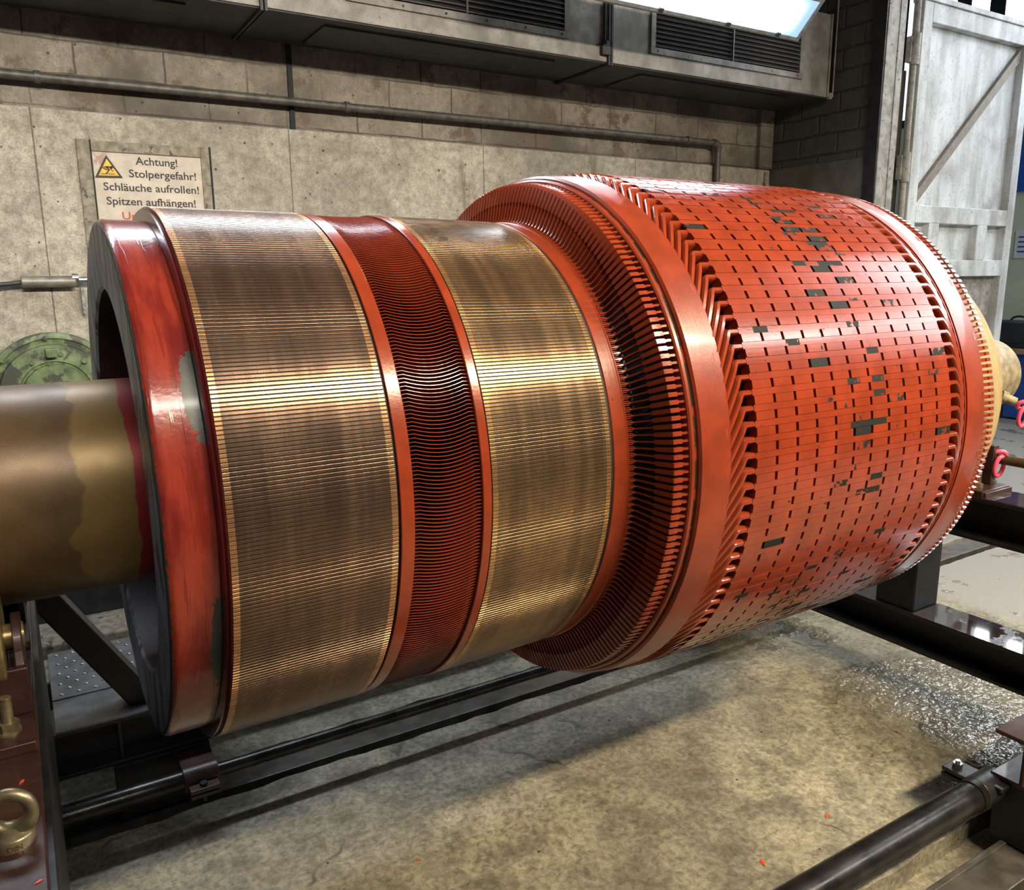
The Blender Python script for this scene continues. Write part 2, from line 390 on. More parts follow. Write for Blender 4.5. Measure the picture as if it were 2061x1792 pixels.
def m_floor():
    t = NT('workshop_concrete'); v = t.co(); x, y, z = t.sep(v)
    big = t.noise(v, 1.3, 6, 0.65); med = t.noise(v, 5.5, 7, 0.75); fine = t.noise(v, 44, 8, 0.8, 0.6)
    c = t.mix(t.step(big, 0.32, 0.68), (0.25, 0.23, 0.175), (0.50, 0.455, 0.335))
    c = t.mix(t.math('MULTIPLY', t.step(med, 0.36, 0.70), 0.85), c, (0.10, 0.09, 0.064))
    c = t.mix(t.math('MULTIPLY', t.step(fine, 0.36, 0.74), 0.85), c, (0.055, 0.05, 0.037))
    wob = t.mix(0.35, v, t.noise(v, 1.7, 4, color=True))
    crack = t.step(t.vor(wob, 1.15, 'DISTANCE_TO_EDGE'), 0.006, 0.002)
    c = t.mix(t.math('MULTIPLY', crack, t.math('MULTIPLY', t.step(t.noise(v, 2.3, 3), 0.5, 0.6), 0.8)), c, (0.05, 0.045, 0.035))
    c = t.mix(t.math('MULTIPLY', t.step(t.noise(v, 2.6, 6, 0.7), 0.54, 0.70), 0.65), c, (0.115, 0.102, 0.075))
    hall = t.step(x, 4.15, 4.3)
    c = t.mix(hall, c, t.mix(fine, (0.20, 0.19, 0.175), (0.36, 0.345, 0.32)))
    specks = t.step(t.math('MULTIPLY', t.vor(v, 9), t.noise(v, 4, 2)), 0.026, 0.018)
    c = t.mix(specks, c, (0.015, 0.014, 0.014))
    # puddle on the right, splashes around it
    dx = t.math('DIVIDE', t.math('SUBTRACT', x, 3.08), 0.60); dy = t.math('DIVIDE', t.math('SUBTRACT', y, -0.40), 0.46)
    d = t.math('ADD', t.math('ADD', t.math('MULTIPLY', dx, dx), t.math('MULTIPLY', dy, dy)), t.math('MULTIPLY', t.math('SUBTRACT', t.noise(v, 5, 4), 0.5), 1.6))
    wet = t.step(d, 1.1, 0.75)
    spl = t.math('MULTIPLY', t.step(t.noise(v, 3.2, 5, 0.6), 0.56, 0.62), t.step(x, 2.0, 3.2))
    wet = t.math('MAXIMUM', wet, t.math('MULTIPLY', spl, 0.85))
    c = t.mix(t.math('MULTIPLY', wet, 0.35), c, (0.06, 0.052, 0.036))
    r = t.mix(wet, t.mix(fine, (0.55,) * 3, (0.75,) * 3), (0.07,) * 3)
    rip = t.math('ADD', t.noise(v, 26, 2, 0.5, 0.4), t.math('MULTIPLY', t.noise(v, 70, 1), 0.25))
    h = t.math('MULTIPLY', fine, t.math('SUBTRACT', 0.5, t.math('MULTIPLY', wet, 0.45)))
    return t.set(c, r, 0.0, t.bump(t.math('MULTIPLY', rip, wet), 1.0, 0.011, t.bump(h, 0.32, 0.006)), spec=0.5)
M['floor'] = m_floor()

def m_duct():
    t = NT('dusty_sheet_metal'); v = t.co(); x, y, z = t.sep(v)
    c = t.mix(t.step(t.noise(v, 5, 6, 0.65), 0.35, 0.66), (0.15, 0.14, 0.128), (0.335, 0.315, 0.29))
    c = t.mix(t.math('MULTIPLY', t.step(t.noise(v, 40, 5, 0.7), 0.5, 0.66), 0.6), c, (0.10, 0.093, 0.085))
    c = t.mix(t.step(t.math('MULTIPLY', t.vor(v, 8), t.noise(v, 3, 2)), 0.022, 0.012), c, (0.02, 0.02, 0.02))
    return t.set(c, 0.6, 0.15, t.bump(t.noise(v, 60, 4), 0.2, 0.003))
M['duct'] = m_duct()
M['duct_dark'] = m_plain('duct_underside', (0.035, 0.034, 0.036), 0.6, 0.1, 0.3, 7)  # colour darkened to deepen the shade below the duct
M['louver'] = m_plain('louver_strip', (0.16, 0.14, 0.125), 0.55, 0.2, 0.3, 30)
M['void'] = m_plain('grille_void', (0.01, 0.01, 0.012), 0.8)

def m_gate():
    t = NT('dirty_white_gate'); v = t.co()
    c = t.mix(t.step(t.noise(t.scale(v, (6, 6, 1.2)), 1.0, 6, 0.65), 0.36, 0.66), (0.70, 0.745, 0.77), (0.43, 0.44, 0.445))
    c = t.mix(t.step(t.noise(v, 2.0, 4), 0.48, 0.72), c, (0.34, 0.32, 0.31))
    c = t.mix(t.math('MULTIPLY', t.step(t.noise(v, 45, 5, 0.7), 0.56, 0.68), 0.6), c, (0.16, 0.15, 0.14))
    c = t.mix(t.step(t.math('MULTIPLY', t.vor(v, 10), t.noise(v, 4, 2)), 0.022, 0.012), c, (0.06, 0.05, 0.045))
    return t.set(c, 0.6, 0.0, t.bump(t.noise(v, 50, 4), 0.15, 0.003))
M['gate'] = m_gate()
M['gate_frame'] = m_plain('dirty_grey_frame', (0.33, 0.315, 0.29), 0.65, 0.0, 0.3, 14, spots=((0.09, 0.08, 0.07), 34, 0.60))
M['brace'] = m_plain('brown_grey_brace', (0.23, 0.195, 0.165), 0.6, 0.0, 0.15, 14)
M['green_wall'] = m_plain('pale_green_paint', (0.58, 0.66, 0.52), 0.7, 0.0, 0.08, 3)
M['grey_wall'] = m_plain('grey_paint', (0.24, 0.24, 0.22), 0.7, 0.0, 0.12, 4)
M['blue'] = m_plain('blue_paint', (0.02, 0.09, 0.42), 0.5, 0.0, 0.1, 6)
M['wood'] = m_plain('bench_top_wood', (0.34, 0.22, 0.13), 0.6, 0.0, 0.25, 12)
M['bag'] = m_plain('black_nylon', (0.022, 0.027, 0.035), 0.55, 0.0, 0.25, 30)
M['paper'] = m_plain('dirty_paper', (0.47, 0.415, 0.35), 0.75, 0.0, 0.12, 14, spots=((0.36, 0.24, 0.20), 6, 0.60))
M['frame_dirty'] = m_plain('grimy_sign_frame', (0.21, 0.185, 0.14), 0.75, 0.0, 0.35, 26, spots=((0.05, 0.045, 0.035), 18, 0.58))
M['ink'] = m_plain('black_ink', (0.03, 0.028, 0.028), 0.7, 0.0, 0.1)
M['ink_red'] = m_plain('red_ink', (0.45, 0.06, 0.03), 0.7, 0.0, 0.1)
M['sign_yellow'] = m_plain('sign_yellow', (0.62, 0.36, 0.035), 0.6, 0.0, 0.2, 60, spots=((0.12, 0.08, 0.02), 90, 0.66))
M['green_paint'] = m_plain('green_machine_paint', (0.10, 0.14, 0.06), 0.5, 0.0, 0.4, 16, spots=((0.03, 0.036, 0.022), 9, 0.50))
M['cond'] = m_plain('grey_conduit', (0.085, 0.078, 0.07), 0.5, 0.3, 0.35, 20)
M['lance'] = m_plain('grey_sleeve', (0.19, 0.175, 0.15), 0.45, 0.3, 0.3, 20)
M['rubber'] = m_plain('black_rubber', (0.03, 0.03, 0.032), 0.5)
M['white_sheet'] = m_plain('white_paper', (0.7, 0.74, 0.78), 0.6, 0.0, 0.05)
M['flake'] = m_plain('red_flake', (0.62, 0.07, 0.035), 0.4, 0.0, 0.1)

def m_emit(name, col, s, hot=None):
    t = NT(name); e = t.n('ShaderNodeEmission'); e.inputs[0].default_value = (*col, 1); e.inputs[1].default_value = s
    t.t.links.new(e.outputs[0], t.t.nodes['Material Output'].inputs[0]); return t.m
M['tube'] = m_emit('fluorescent_tube', (0.86, 0.95, 1.0), 34)
def m_diff():
    t = NT('lamp_diffuser'); e = t.n('ShaderNodeEmission'); x, y, z = t.sep(t.co())
    v_ = t.math('ABSOLUTE', t.math('DIVIDE', t.math('SUBTRACT', z, 3.37), 0.10))
    a = t.step(v_, 0.95, 0.25); b = t.math('MULTIPLY', t.step(x, 4.60, 4.10), t.step(x, 2.4, 2.7))
    k = t.math('MULTIPLY', a, b)
    t.put(e.inputs[1], t.math('ADD', 1.2, t.math('MULTIPLY', k, 34.0)))
    t.put(e.inputs[0], t.mix(k, (0.45, 0.68, 1.0), (0.84, 0.94, 1.0)))
    t.t.links.new(e.outputs[0], t.t.nodes['Material Output'].inputs[0]); return t.m
M['diff'] = m_diff()
M['daylight'] = m_emit('bright_window_pane', (0.92, 0.97, 1.0), 22)
M['lampbody'] = m_plain('lamp_housing', (0.30, 0.30, 0.30), 0.45, 0.2, 0.2, 12)

# ================================================================== SETTING
def floor_mesh():
    """three slabs with ragged edges beside the two sunk rails"""
    b = MB(); rnd = random.Random(3); N = 420; X0, X1 = -6.0, 14.0
    def edge(y, amp):
        out = []; w = 0.0
        for i in range(N + 1):
            w = 0.75 * w + rnd.uniform(-1, 1) * amp * 0.6
            out.append(y + w + rnd.uniform(-1, 1) * amp * 0.3)
        return out
    xs = [X0 + (X1 - X0) * i / N for i in range(N + 1)]
    e = [[-9.0] * (N + 1), edge(-1.085, 0.018), edge(-0.815, 0.012), edge(0.615, 0.010), edge(0.845, 0.012), [9.0] * (N + 1)]
    for a, c in ((0, 1), (2, 3), (4, 5)):
        n = len(b.v)
        for i in range(N + 1): b.v.append(Vector((xs[i], e[a][i], 0))); b.v.append(Vector((xs[i], e[c][i], 0)))
        for i in range(N): b.face((n + 2 * i, n + 2 * i + 2, n + 2 * i + 3, n + 2 * i + 1))
    for a, c in ((1, 2), (3, 4)):                                   # channel walls and bottom
        n = len(b.v)
        for i in range(N + 1):
            for y, z in ((e[a][i], 0), (e[a][i], -0.07), (e[c][i], -0.07), (e[c][i], 0)): b.v.append(Vector((xs[i], y, z)))
        for i in range(N):
            for k in range(3): b.face((n + 4 * i + k, n + 4 * i + 4 + k, n + 4 * i + 5 + k, n + 4 * i + 1 + k))
    b.fixn = False
    return b
struct(floor_mesh().obj('floor', M['floor'], smooth=0))

w = MB().box(-3.0, 5.66, 3.0, 3.25, 2.60, 4.6)
wb = struct(w.obj('wall_back', M['wall_upper'], smooth=0))
pn = MB().box(-3.0, 5.65, 2.972, 3.25, 0.0, 2.625)
struct(pn.obj('wall_back_lower', M['wall_lower'], smooth=0, bevel=0.006))
struct(MB().box(5.66, 5.82, 2.06, 3.25, 2.60, 5.0).obj('wall_right', M['darkbrick'], smooth=0))
struct(MB().box(5.65, 5.83, 2.05, 3.25, 0.0, 2.62).obj('wall_right_lower', M['darkpanel'], smooth=0))
# corner lath, wall groove
struct(MB().box(5.50, 5.655, 2.955, 3.01, 2.63, 4.0).obj('trim_1', M['wall_upper'], smooth=0, bevel=0.004))
struct(MB().box(5.575, 5.597, 2.955, 2.975, 0.0, 2.60).obj('trim_2', M['frame_dirty'], smooth=0))
struct(MB().box(1.545, 1.575, 2.985, 3.005, 2.60, 3.7).obj('trim_3', M['void'], smooth=0))
# pale gate post at the end of the side wall, thin dark plate on its left face
struct(MB().box(5.640, 5.652, 1.957, 2.06, 0.0, 5.0).obj('trim_4', M['steel_dark'], smooth=0))
pt = MB().box(5.653, 5.86, 1.95, 2.05, 0.0, 5.0).box(5.78, 5.79, 1.944, 1.95, 0, 5.0)
struct(pt.obj('trim_5', M['gate_frame'], smooth=0, bevel=0.006))
struct(MB().box(5.86, 6.09, 2.07, 2.09, 0.0, 3.28).box(5.86, 5.93, 2.07, 2.09, 3.28, 5.0).obj('gap_backing', M['darkpanel'], smooth=0))  # dark backing added to imitate the shade in the hinge gap
# far hall
struct(MB().box(11.0, 11.2, -6.0, 9.0, 1.05, 3.75).obj('wall_far', M['green_wall'], smooth=0))
struct(MB().box(10.98, 11.2, -6.0, 9.0, 0.0, 1.05).obj('wall_far_lower', M['grey_wall'], smooth=0))
struct(MB().box(5.8, 11.2, 8.0, 8.2, 0.0, 3.75).obj('wall_hall_back', M['grey_wall'], smooth=0))
wn = bpy.data.objects.new('window_1', None); COL.objects.link(wn); wn.location = (11.1, 2.0, 3.75); struct(wn)
fr = MB()
for k in range(26): y = -4.6 + k * 0.44; fr.box(11.0, 11.12, y - 0.10, y + 0.10, 3.75, 6.3)
fr.box(10.98, 11.12, -5, 7, 3.75, 3.85).box(10.98, 11.12, -5, 7, 6.2, 6.35)
fr.obj('window_frame', M['steel_dark'], wn, smooth=0)
MB().box(11.13, 11.15, -5, 7, 3.8, 6.3).obj('pane', M['daylight'], wn, smooth=0)

# gate leaf standing open in line with the post
gt = bpy.data.objects.new('door_1', None); COL.objects.link(gt); gt.location = (6.1, 2.0, 0.05); struct(gt)
g = MB()
Y0, Y1 = 1.97, 2.06
g.box(6.10, 6.215, Y0, Y1, 0.05, 3.76); g.box(7.55, 7.66, Y0, Y1, 0.05, 3.76)
for a, c in ((3.62, 3.76), (2.15, 2.285), (1.725, 1.86), (0.05, 0.22)): g.box(6.215, 7.55, Y0, Y1, a, c)
g.box(6.41, 6.55, Y0, Y1, 1.86, 2.15); g.box(7.11, 7.26, Y0, Y1, 1.86, 2.15)
g.obj('gate_frame', M['gate'], gt, smooth=0, bevel=0.005)
MB().box(6.10, 7.66, 1.955, 2.07, 3.76, 3.80).obj('top_rail', M['gate'], gt, smooth=0, bevel=0.004)
MB().box(6.21, 7.56, 2.035, 2.05, 2.28, 3.625).obj('upper_sheet', M['gate'], gt, smooth=0)
for a, c in ((6.21, 6.42), (6.54, 7.12), (7.25, 7.56)):
    MB().box(a, c, 2.04, 2.05, 1.85, 2.16).obj('small_panel', M['gate'], gt, smooth=0)
MB().box(6.21, 7.56, 2.035, 2.05, 0.2, 1.73).obj('lower_sheet', M['gate_frame'], gt, smooth=0)
A = Vector((6.20, 0, 2.30)); B = Vector((7.56, 0, 3.57)); L = (B - A).length; an = atan2(B.z - A.z, B.x - A.x)
br = MB().box(0, L, -0.035, 0.0, -0.036, 0.036, Matrix.Translation((A.x, 2.034, A.z)) @ Matrix.Rotation(-an, 4, 'Y'))
br.obj('diagonal_brace', M['brace'], gt, smooth=0)
hg = MB().cyl((6.05, 1.99, 0.1), (6.05, 1.99, 3.8), 0.022, 16)
for z in (1.0, 2.45, 3.3): hg.cyl((6.05, 1.985, z), (6.05, 1.985, z + 0.22), 0.034, 16).box(6.0, 6.12, 1.99, 2.03, z + 0.02, z + 0.2)
hg.obj('hinge', M['gate_frame'], gt)
MB().tube([(7.62, 1.955, 1.10), (7.62, 1.90, 1.10), (7.62, 1.90, 1.0), (7.62, 1.955, 1.0)], 0.012, 10).obj('handle', M['steel_dark'], gt)

# ================================================================== ROTOR
rotor = thing('machine_rotor', (0.0, 0.0, AX - 0.75), 'huge red enamelled electric machine rotor with two copper commutator drums lying on roller stands', 'rotor')
OFF = (0, 0, AX)
def rp(b, name, mat, smooth=30, parent=None, bevel=0): return b.obj(name, mat, parent or rotor, smooth, bevel, off=OFF if parent is None else None)

# shaft, left journal
sh = MB().lathe([(-0.9, 0.0001), (-0.9, 0.23), (-0.893, 0.237), (0.30, 0.237), (0.30, 0.0001)], 160)
o = rp(sh, 'shaft', M['shaft'])
# grey end face with bore
rp(MB().lathe([(0.186, 0.438), (0.180, 0.444), (0.178, 0.452), (0.178, 0.576)], 160), 'end_face', M['face'])
rp(MB().lathe([(0.62, 0.237), (0.60, 0.37), (0.50, 0.43), (0.186, 0.438)], 96), 'bore', M['bore'])
rp(MB().lathe([(0.178, 0.574), (0.180, 0.582), (0.186, 0.587), (0.192, 0.5885), (0.20, 0.5875), (0.24, 0.5872), (0.268, 0.5865), (0.272, 0.583)], 240), 'end_ring', M['rim'])
rp(MB().lathe([(0.269, 0.55), (0.270, 0.600), (0.2715, 0.611), (0.274, 0.613), (0.2752, 0.609), (0.277, 0.612), (0.2792, 0.6165), (0.281, 0.614), (0.2815, 0.58)], 240), 'clamping_lip', M['maroon'])

NB = 470
def comm(x0, x1, r0, r1, mat, name, tips):
    b = MB(); b.fixn = False
    pitch = 2 * pi / NB
    prof = [(-0.42, -0.0020, 1), (-0.400, -0.00075, 0), (-0.375, -0.00032, 0), (-0.345, -0.00010, 0), (-0.305, 0.0, 0), (0.305, 0.0, 0), (0.345, -0.00010, 0), (0.375, -0.00032, 0), (0.400, -0.00075, 0), (0.42, -0.0020, 1)]
    xs = [x0, x0 + 0.0009, x0 + (x1 - x0) * 0.25, x0 + (x1 - x0) * 0.5, x0 + (x1 - x0) * 0.75, x1 - 0.0009, x1]
    K = len(prof); N = len(xs)
    for i in range(NB):
        for j, x in enumerate(xs):
            r = r0 + (r1 - r0) * (x - x0) / (x1 - x0) - (0.0008 if j in (0, N - 1) else 0)
            for a, dr, _ in prof:
                t = (i + a) * pitch; b.v.append(Vector((x, -(r + dr) * cos(t), (r + dr) * sin(t))))
    def vid(i, j, k): return ((i % NB) * N + j) * K + k
    for i in range(NB):
        off = i if i < NB // 2 else i - NB
        for j in range(N - 1):
            for k in range(K):
                if k < K - 1: q = (vid(i, j, k), vid(i, j + 1, k), vid(i, j + 1, k + 1), vid(i, j, k + 1)); m = 0; a0, a1 = prof[k][0], prof[k + 1][0]
                else: q = (vid(i, j, k), vid(i, j + 1, k), vid(i + 1, j + 1, 0), vid(i + 1, j, 0)); m = 1; a0, a1 = 0.42, 0.58
                v0 = (off + a0 + 0.5) * pitch * 0.614; v1 = (off + a1 + 0.5) * pitch * 0.614
                b.face(q[::-1], uv=((xs[j], v1), (xs[j + 1], v1), (xs[j + 1], v0), (xs[j], v0)) if True else None, m=m)
    # end faces
    for (xx, r, rr) in ((x0, r0, r0 - 0.03), (x1, r1, r1 - 0.03)):
        n = len(b.v); S = 240
        for t in range(S):
            a = 2 * pi * t / S
            b.v.append(Vector((xx, -(r - 0.003) * cos(a), (r - 0.003) * sin(a)))); b.v.append(Vector((xx, -rr * cos(a), rr * sin(a))))
        for t in range(S):
            u = (t + 1) % S; b.face((n + 2 * t, n + 2 * t + 1, n + 2 * u + 1, n + 2 * u), m=1)
    return rp(b, name, [mat, M['mica']], smooth=0)
c1 = comm(0.2815, 0.606, 0.6165, 0.6135, M['comm_a'], 'commutator', True); c1['label'] = 'brown-skinned copper commutator drum beside the end ring'
c2 = comm(0.821, 1.142, 0.6135, 0.6065, M['comm_b'], 'commutator', True); c2['label'] = 'golden copper commutator drum beside the riser flags'
rp(MB().lathe([(0.60, 0.55), (0.606, 0.606), (0.6115, 0.606), (0.613, 0.58)], 200), 'insulating_ring', M['mica'])
rp(MB().lathe([(0.612, 0.58), (0.6122, 0.611), (0.6135, 0.6125), (0.640, 0.6125), (0.642, 0.611), (0.642, 0.58)], 240), 'binding_band', M['red'])
rp(MB().lathe([(0.798, 0.58), (0.798, 0.6115), (0.7995, 0.6135), (0.8175, 0.6145), (0.819, 0.613), (0.8195, 0.58)], 240), 'binding_band', M['red'])
rp(MB().lathe([(0.819, 0.55), (0.8195, 0.6075), (0.8212, 0.6075), (0.8212, 0.55)], 200), 'insulating_ring', M['mica'])
rp(MB().lathe([(0.60, 0.52), (0.63, 0.545), (0.72, 0.535), (0.81, 0.545), (0.83, 0.52)], 120), 'inner_drum', M['black'])
rp(MB().lathe([(1.140, 0.55), (1.1415, 0.602), (1.151, 0.602), (1.1515, 0.55)], 200), 'insulating_ring', M['mica'])
rp(MB().lathe([(1.150, 0.57), (1.1505, 0.603), (1.1525, 0.6055), (1.190, 0.6050), (1.1915, 0.6065), (1.1945, 0.6065), (1.196, 0.602), (1.196, 0.57)], 240), 'binding_band', M['red_band'])

def ring_of(name, b, mat, n, shown, t_mid, smooth=35, sub=None, phase=0.0):
    """n copies round the axis: the 'shown' ones nearest t_mid (radians) are parts, the rest one object"""
    me = b.mesh(name, mat, smooth)
    order = sorted(range(n), key=lambda i: abs(((2 * pi * i / n + phase - t_mid + pi) % (2 * pi)) - pi))
    base = Vector(OFF) - rootloc(rotor)
    for i in order[:shown]:
        o = bpy.data.objects.new(name, me); COL.objects.link(o); o.parent = rotor; o.location = base
        o.rotation_euler = (-(2 * pi * i / n + phase), 0, 0)
    rest = MB(); 
    for i in order[shown:]:
        R = Matrix.Rotation(-(2 * pi * i / n + phase), 3, 'X'); k = len(rest.v)
        rest.v += [R @ p for p in b.v]
        for fi, f in enumerate(b.f): rest.face([k + q for q in f], m=b.mi.get(fi))
    rest.fixn = True
    if rest.v:
        o = rest.obj(name + '_rest', mat, rotor, smooth, off=OFF); o['kind'] = 'stuff'

def P(x, r, s):
    """point at axial x, radius r, arc length s measured along the surface from the -Y side upward"""
    t = s / r; return Vector((x, -r * cos(t), r * sin(t)))

# thin bowed strips joining the two commutators
fb = MB(); K = 22; sec = []
for i in range(K + 1):
    q = i / K; x = 0.641 + q * 0.158
    e = min(1.0, min(q, 1 - q) / 0.10)
    arch = max(0.0, sin(pi * min(1, max(0, (q - 0.09) / 0.82))))
    ro = 0.607 + 0.003 * e - 0.002 * arch; s = -0.0115 * arch ** 0.9 + 0.0007 * e
    h = 0.00075
    sec.append([P(x, ro, s - h), P(x, ro, s + h), P(x, ro - 0.055, s + h * 0.8), P(x, ro - 0.055, s - h * 0.8)])
fb.rings(sec)
for k in range(len(fb.f)):
    fb.mi[k] = 0 if (k < K * 4 and k % 4 == 0) else 1
ring_of('connecting_strip', fb, [M['red'], M['red_dark']], NB, 100, radians(14))

# riser flags
rb = MB()
def riser_loft(pts):
    R = []
    for (xo, ro, xi, ri, t) in pts: R.append([P(xo, ro, -t / 2), P(xo, ro, t / 2), P(xi, ri, t / 2), P(xi, ri, -t / 2)])
    rb.rings(R)
riser_loft([(1.1955, 0.6065, 1.1955, 0.590, 0.0034), (1.207, 0.6075, 1.209, 0.590, 0.0034), (1.2135, 0.610, 1.226, 0.596, 0.0036), (1.2175, 0.617, 1.231, 0.610, 0.0036), (1.2265, 0.662, 1.240, 0.660, 0.0036)])
riser_loft([(1.2255, 0.660, 1.242, 0.658, 0.0070), (1.2262, 0.664, 1.242, 0.662, 0.0105), (1.2385, 0.7105, 1.252, 0.698, 0.0105), (1.2435, 0.7125, 1.252, 0.698, 0.0105), (1.262, 0.7135, 1.262, 0.699, 0.0105), (1.263, 0.7135, 1.263, 0.699, 0.0085)])
riser_loft([(1.2625, 0.7125, 1.2625, 0.700, 0.0055), (1.292, 0.7175, 1.292, 0.702, 0.0055)])
for sgn in (-1, 1):
    R = []
    for x, s, t in ((1.194, 0.0047, 0.0026), (1.2065, 0.0047, 0.0026), (1.2125, 0.0016, 0.0020)):
        R.append([P(x, 0.6068, sgn * s - t / 2), P(x, 0.6068, sgn * s + t / 2), P(x, 0.592, sgn * s + t / 2), P(x, 0.592, sgn * s - t / 2)])
    rb.rings(R)
ring_of('riser_flag', rb, M['red'], 250, 100, radians(22))
rp(MB().lathe([(1.196, 0.57), (1.197, 0.594), (1.232, 0.596), (1.262, 0.63), (1.268, 0.67), (1.285, 0.695), (1.30, 0.69)], 160), 'inner_cone', M['black'])

# end-winding bands
def band(prof, seg, clips, xc, r, mat, name, grooves=()):
    o = rp(MB().lathe(prof, seg), name, mat)
    if clips:
        c = MB(); r2 = r + 0.0012
        c.rings([[P(x, rr, sv) for x, sv in ((xc[0], 0), (xc[0] + 0.011, 0), (xc[0] + 0.011, 0.022), (xc[0], 0.022))] for rr in (r - 0.002, r2)])
        me = c.mesh('band_clip', mat, 0)
        for k in range(clips):
            q = bpy.data.objects.new('band_clip', me); COL.objects.link(q); q.parent = o; q.rotation_euler = (-(2 * pi * k / clips + 0.12), 0, 0)
    return o
band([(1.279, 0.69), (1.2795, 0.7185), (1.283, 0.7225), (1.290, 0.7235), (1.292, 0.721), (1.2935, 0.715)], 260, 0, (1.37, 1.30), 0.735, M['red_band'], 'winding_band')
rp(MB().lathe([(1.290, 0.70), (1.2925, 0.7195), (1.2995, 0.7215), (1.302, 0.70)], 200), 'packing_cord', M['grime'])
band([(1.2985, 0.70), (1.299, 0.727), (1.303, 0.7335), (1.330, 0.7365), (1.3885, 0.7390), (1.3905, 0.7375), (1.391, 0.715)], 260, 26, (1.372, 1.303), 0.7375, M['red_band'], 'winding_band')
band([(2.338, 0.715), (2.3385, 0.7345), (2.344, 0.7355), (2.3445, 0.729), (2.3475, 0.729), (2.348, 0.737), (2.352, 0.737), (2.3525, 0.730), (2.3555, 0.730), (2.356, 0.7395), (2.440, 0.7415), (2.443, 0.740), (2.443, 0.70)], 260, 26, (2.430, 2.362), 0.7405, M['red_band'], 'winding_band')
# lower coil layer and dark ground behind the coil ends
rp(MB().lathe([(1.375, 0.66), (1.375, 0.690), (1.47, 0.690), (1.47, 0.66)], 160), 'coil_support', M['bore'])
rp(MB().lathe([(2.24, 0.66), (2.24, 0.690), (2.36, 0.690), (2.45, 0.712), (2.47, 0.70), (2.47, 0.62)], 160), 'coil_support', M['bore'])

def coil(path, w, h):
    b = MB(); sec = []
    pts = path; n = len(pts)
    for i, (x, s, r) in enumerate(pts):
        a = pts[max(0, i - 1)]; c = pts[min(n - 1, i + 1)]
        t = Vector((c[0] - a[0], c[1] - a[1])).normalized(); nn = Vector((-t.y, t.x)); ring = []
        k = 1.0
        for (p, q) in ((-0.5, -1), (-0.5, -0.30), (-0.42, -0.12), (-0.25, 0.0), (0.25, 0.0), (0.42, -0.12), (0.5, -0.30), (0.5, -1)):
            ring.append(P(x + nn.x * p * w, r + q * h, s + nn.y * p * w))
        sec.append(ring)
    b.rings(sec); return b
def bend(x0, xb, x1, run, r0, r1, sgn):
    """axial stub from x0 to xb, then diagonal to x1 with circumferential run"""
    pts = [(x0, 0, r0)]; d = sgn
    pts.append((xb - d * 0.004, 0, r0))
    L = x1 - xb
    for q in (0.0, 0.03, 0.07, 0.12, 0.18): 
        f = q / 0.18
        pts.append((xb + L * q * 0.95, -run * q * (0.25 + 0.55 * f), r0 - 0.0005 * f))
    e = pts[-1]
    for q in (0.33, 0.66, 1.0): pts.append((e[0] + (x1 - e[0]) * q, e[1] + (-run - e[1]) * q, e[2] + (r1 - e[2]) * q))
    return pts
NCO = 125
ring_of('coil_end', coil(bend(1.482, 1.434, 1.372, 0.112, 0.7485, 0.735, -1), 0.0158, 0.030), M['red'], NCO, 100, radians(15))
ring_of('coil_end', coil(bend(2.238, 2.294, 2.362, 0.125, 0.7485, 0.730, 1), 0.0158, 0.030), M['red'], NCO, 100, radians(15))
lo = coil([(1.475, 0, 0.714), (1.452, 0, 0.714), (1.44, 0.006, 0.714), (1.385, 0.085, 0.712)], 0.015, 0.03)
pitch = 2 * pi / NCO
def merged(b, n, phase=0):
    o = MB()
    for i in range(n):
        R = Matrix.Rotation(-(2 * pi * i / n + phase), 3, 'X'); k = len(o.v); o.v += [R @ p for p in b.v]
        for f in b.f: o.face([k + q for q in f])
    return o
q = rp(merged(lo, NCO, pitch / 2), 'under_layer', M['red']); q['kind'] = 'stuff'
lo2 = coil([(2.245, 0, 0.714), (2.268, 0, 0.714), (2.28, 0.006, 0.714), (2.345, 0.085, 0.712)], 0.015, 0.03)
q = rp(merged(lo2, NCO, pitch / 2), 'under_layer', M['red']); q['kind'] = 'stuff'
lug = MB()
lug.rings([[P(x, r0, -t), P(x, r1, -t), P(x, r1, t), P(x, r0, t)] for x, r0, r1, t in ((2.436, 0.708, 0.737, 0.0050), (2.468, 0.708, 0.7385, 0.0050), (2.471, 0.709, 0.7330, 0.0043), (2.476, 0.709, 0.7330, 0.0043), (2.479, 0.708, 0.7385, 0.0050), (2.500, 0.708, 0.7375, 0.0048), (2.505, 0.712, 0.7330, 0.0038))])
ring_of('coil_lug', lug, M['red'], 250, 100, radians(5))

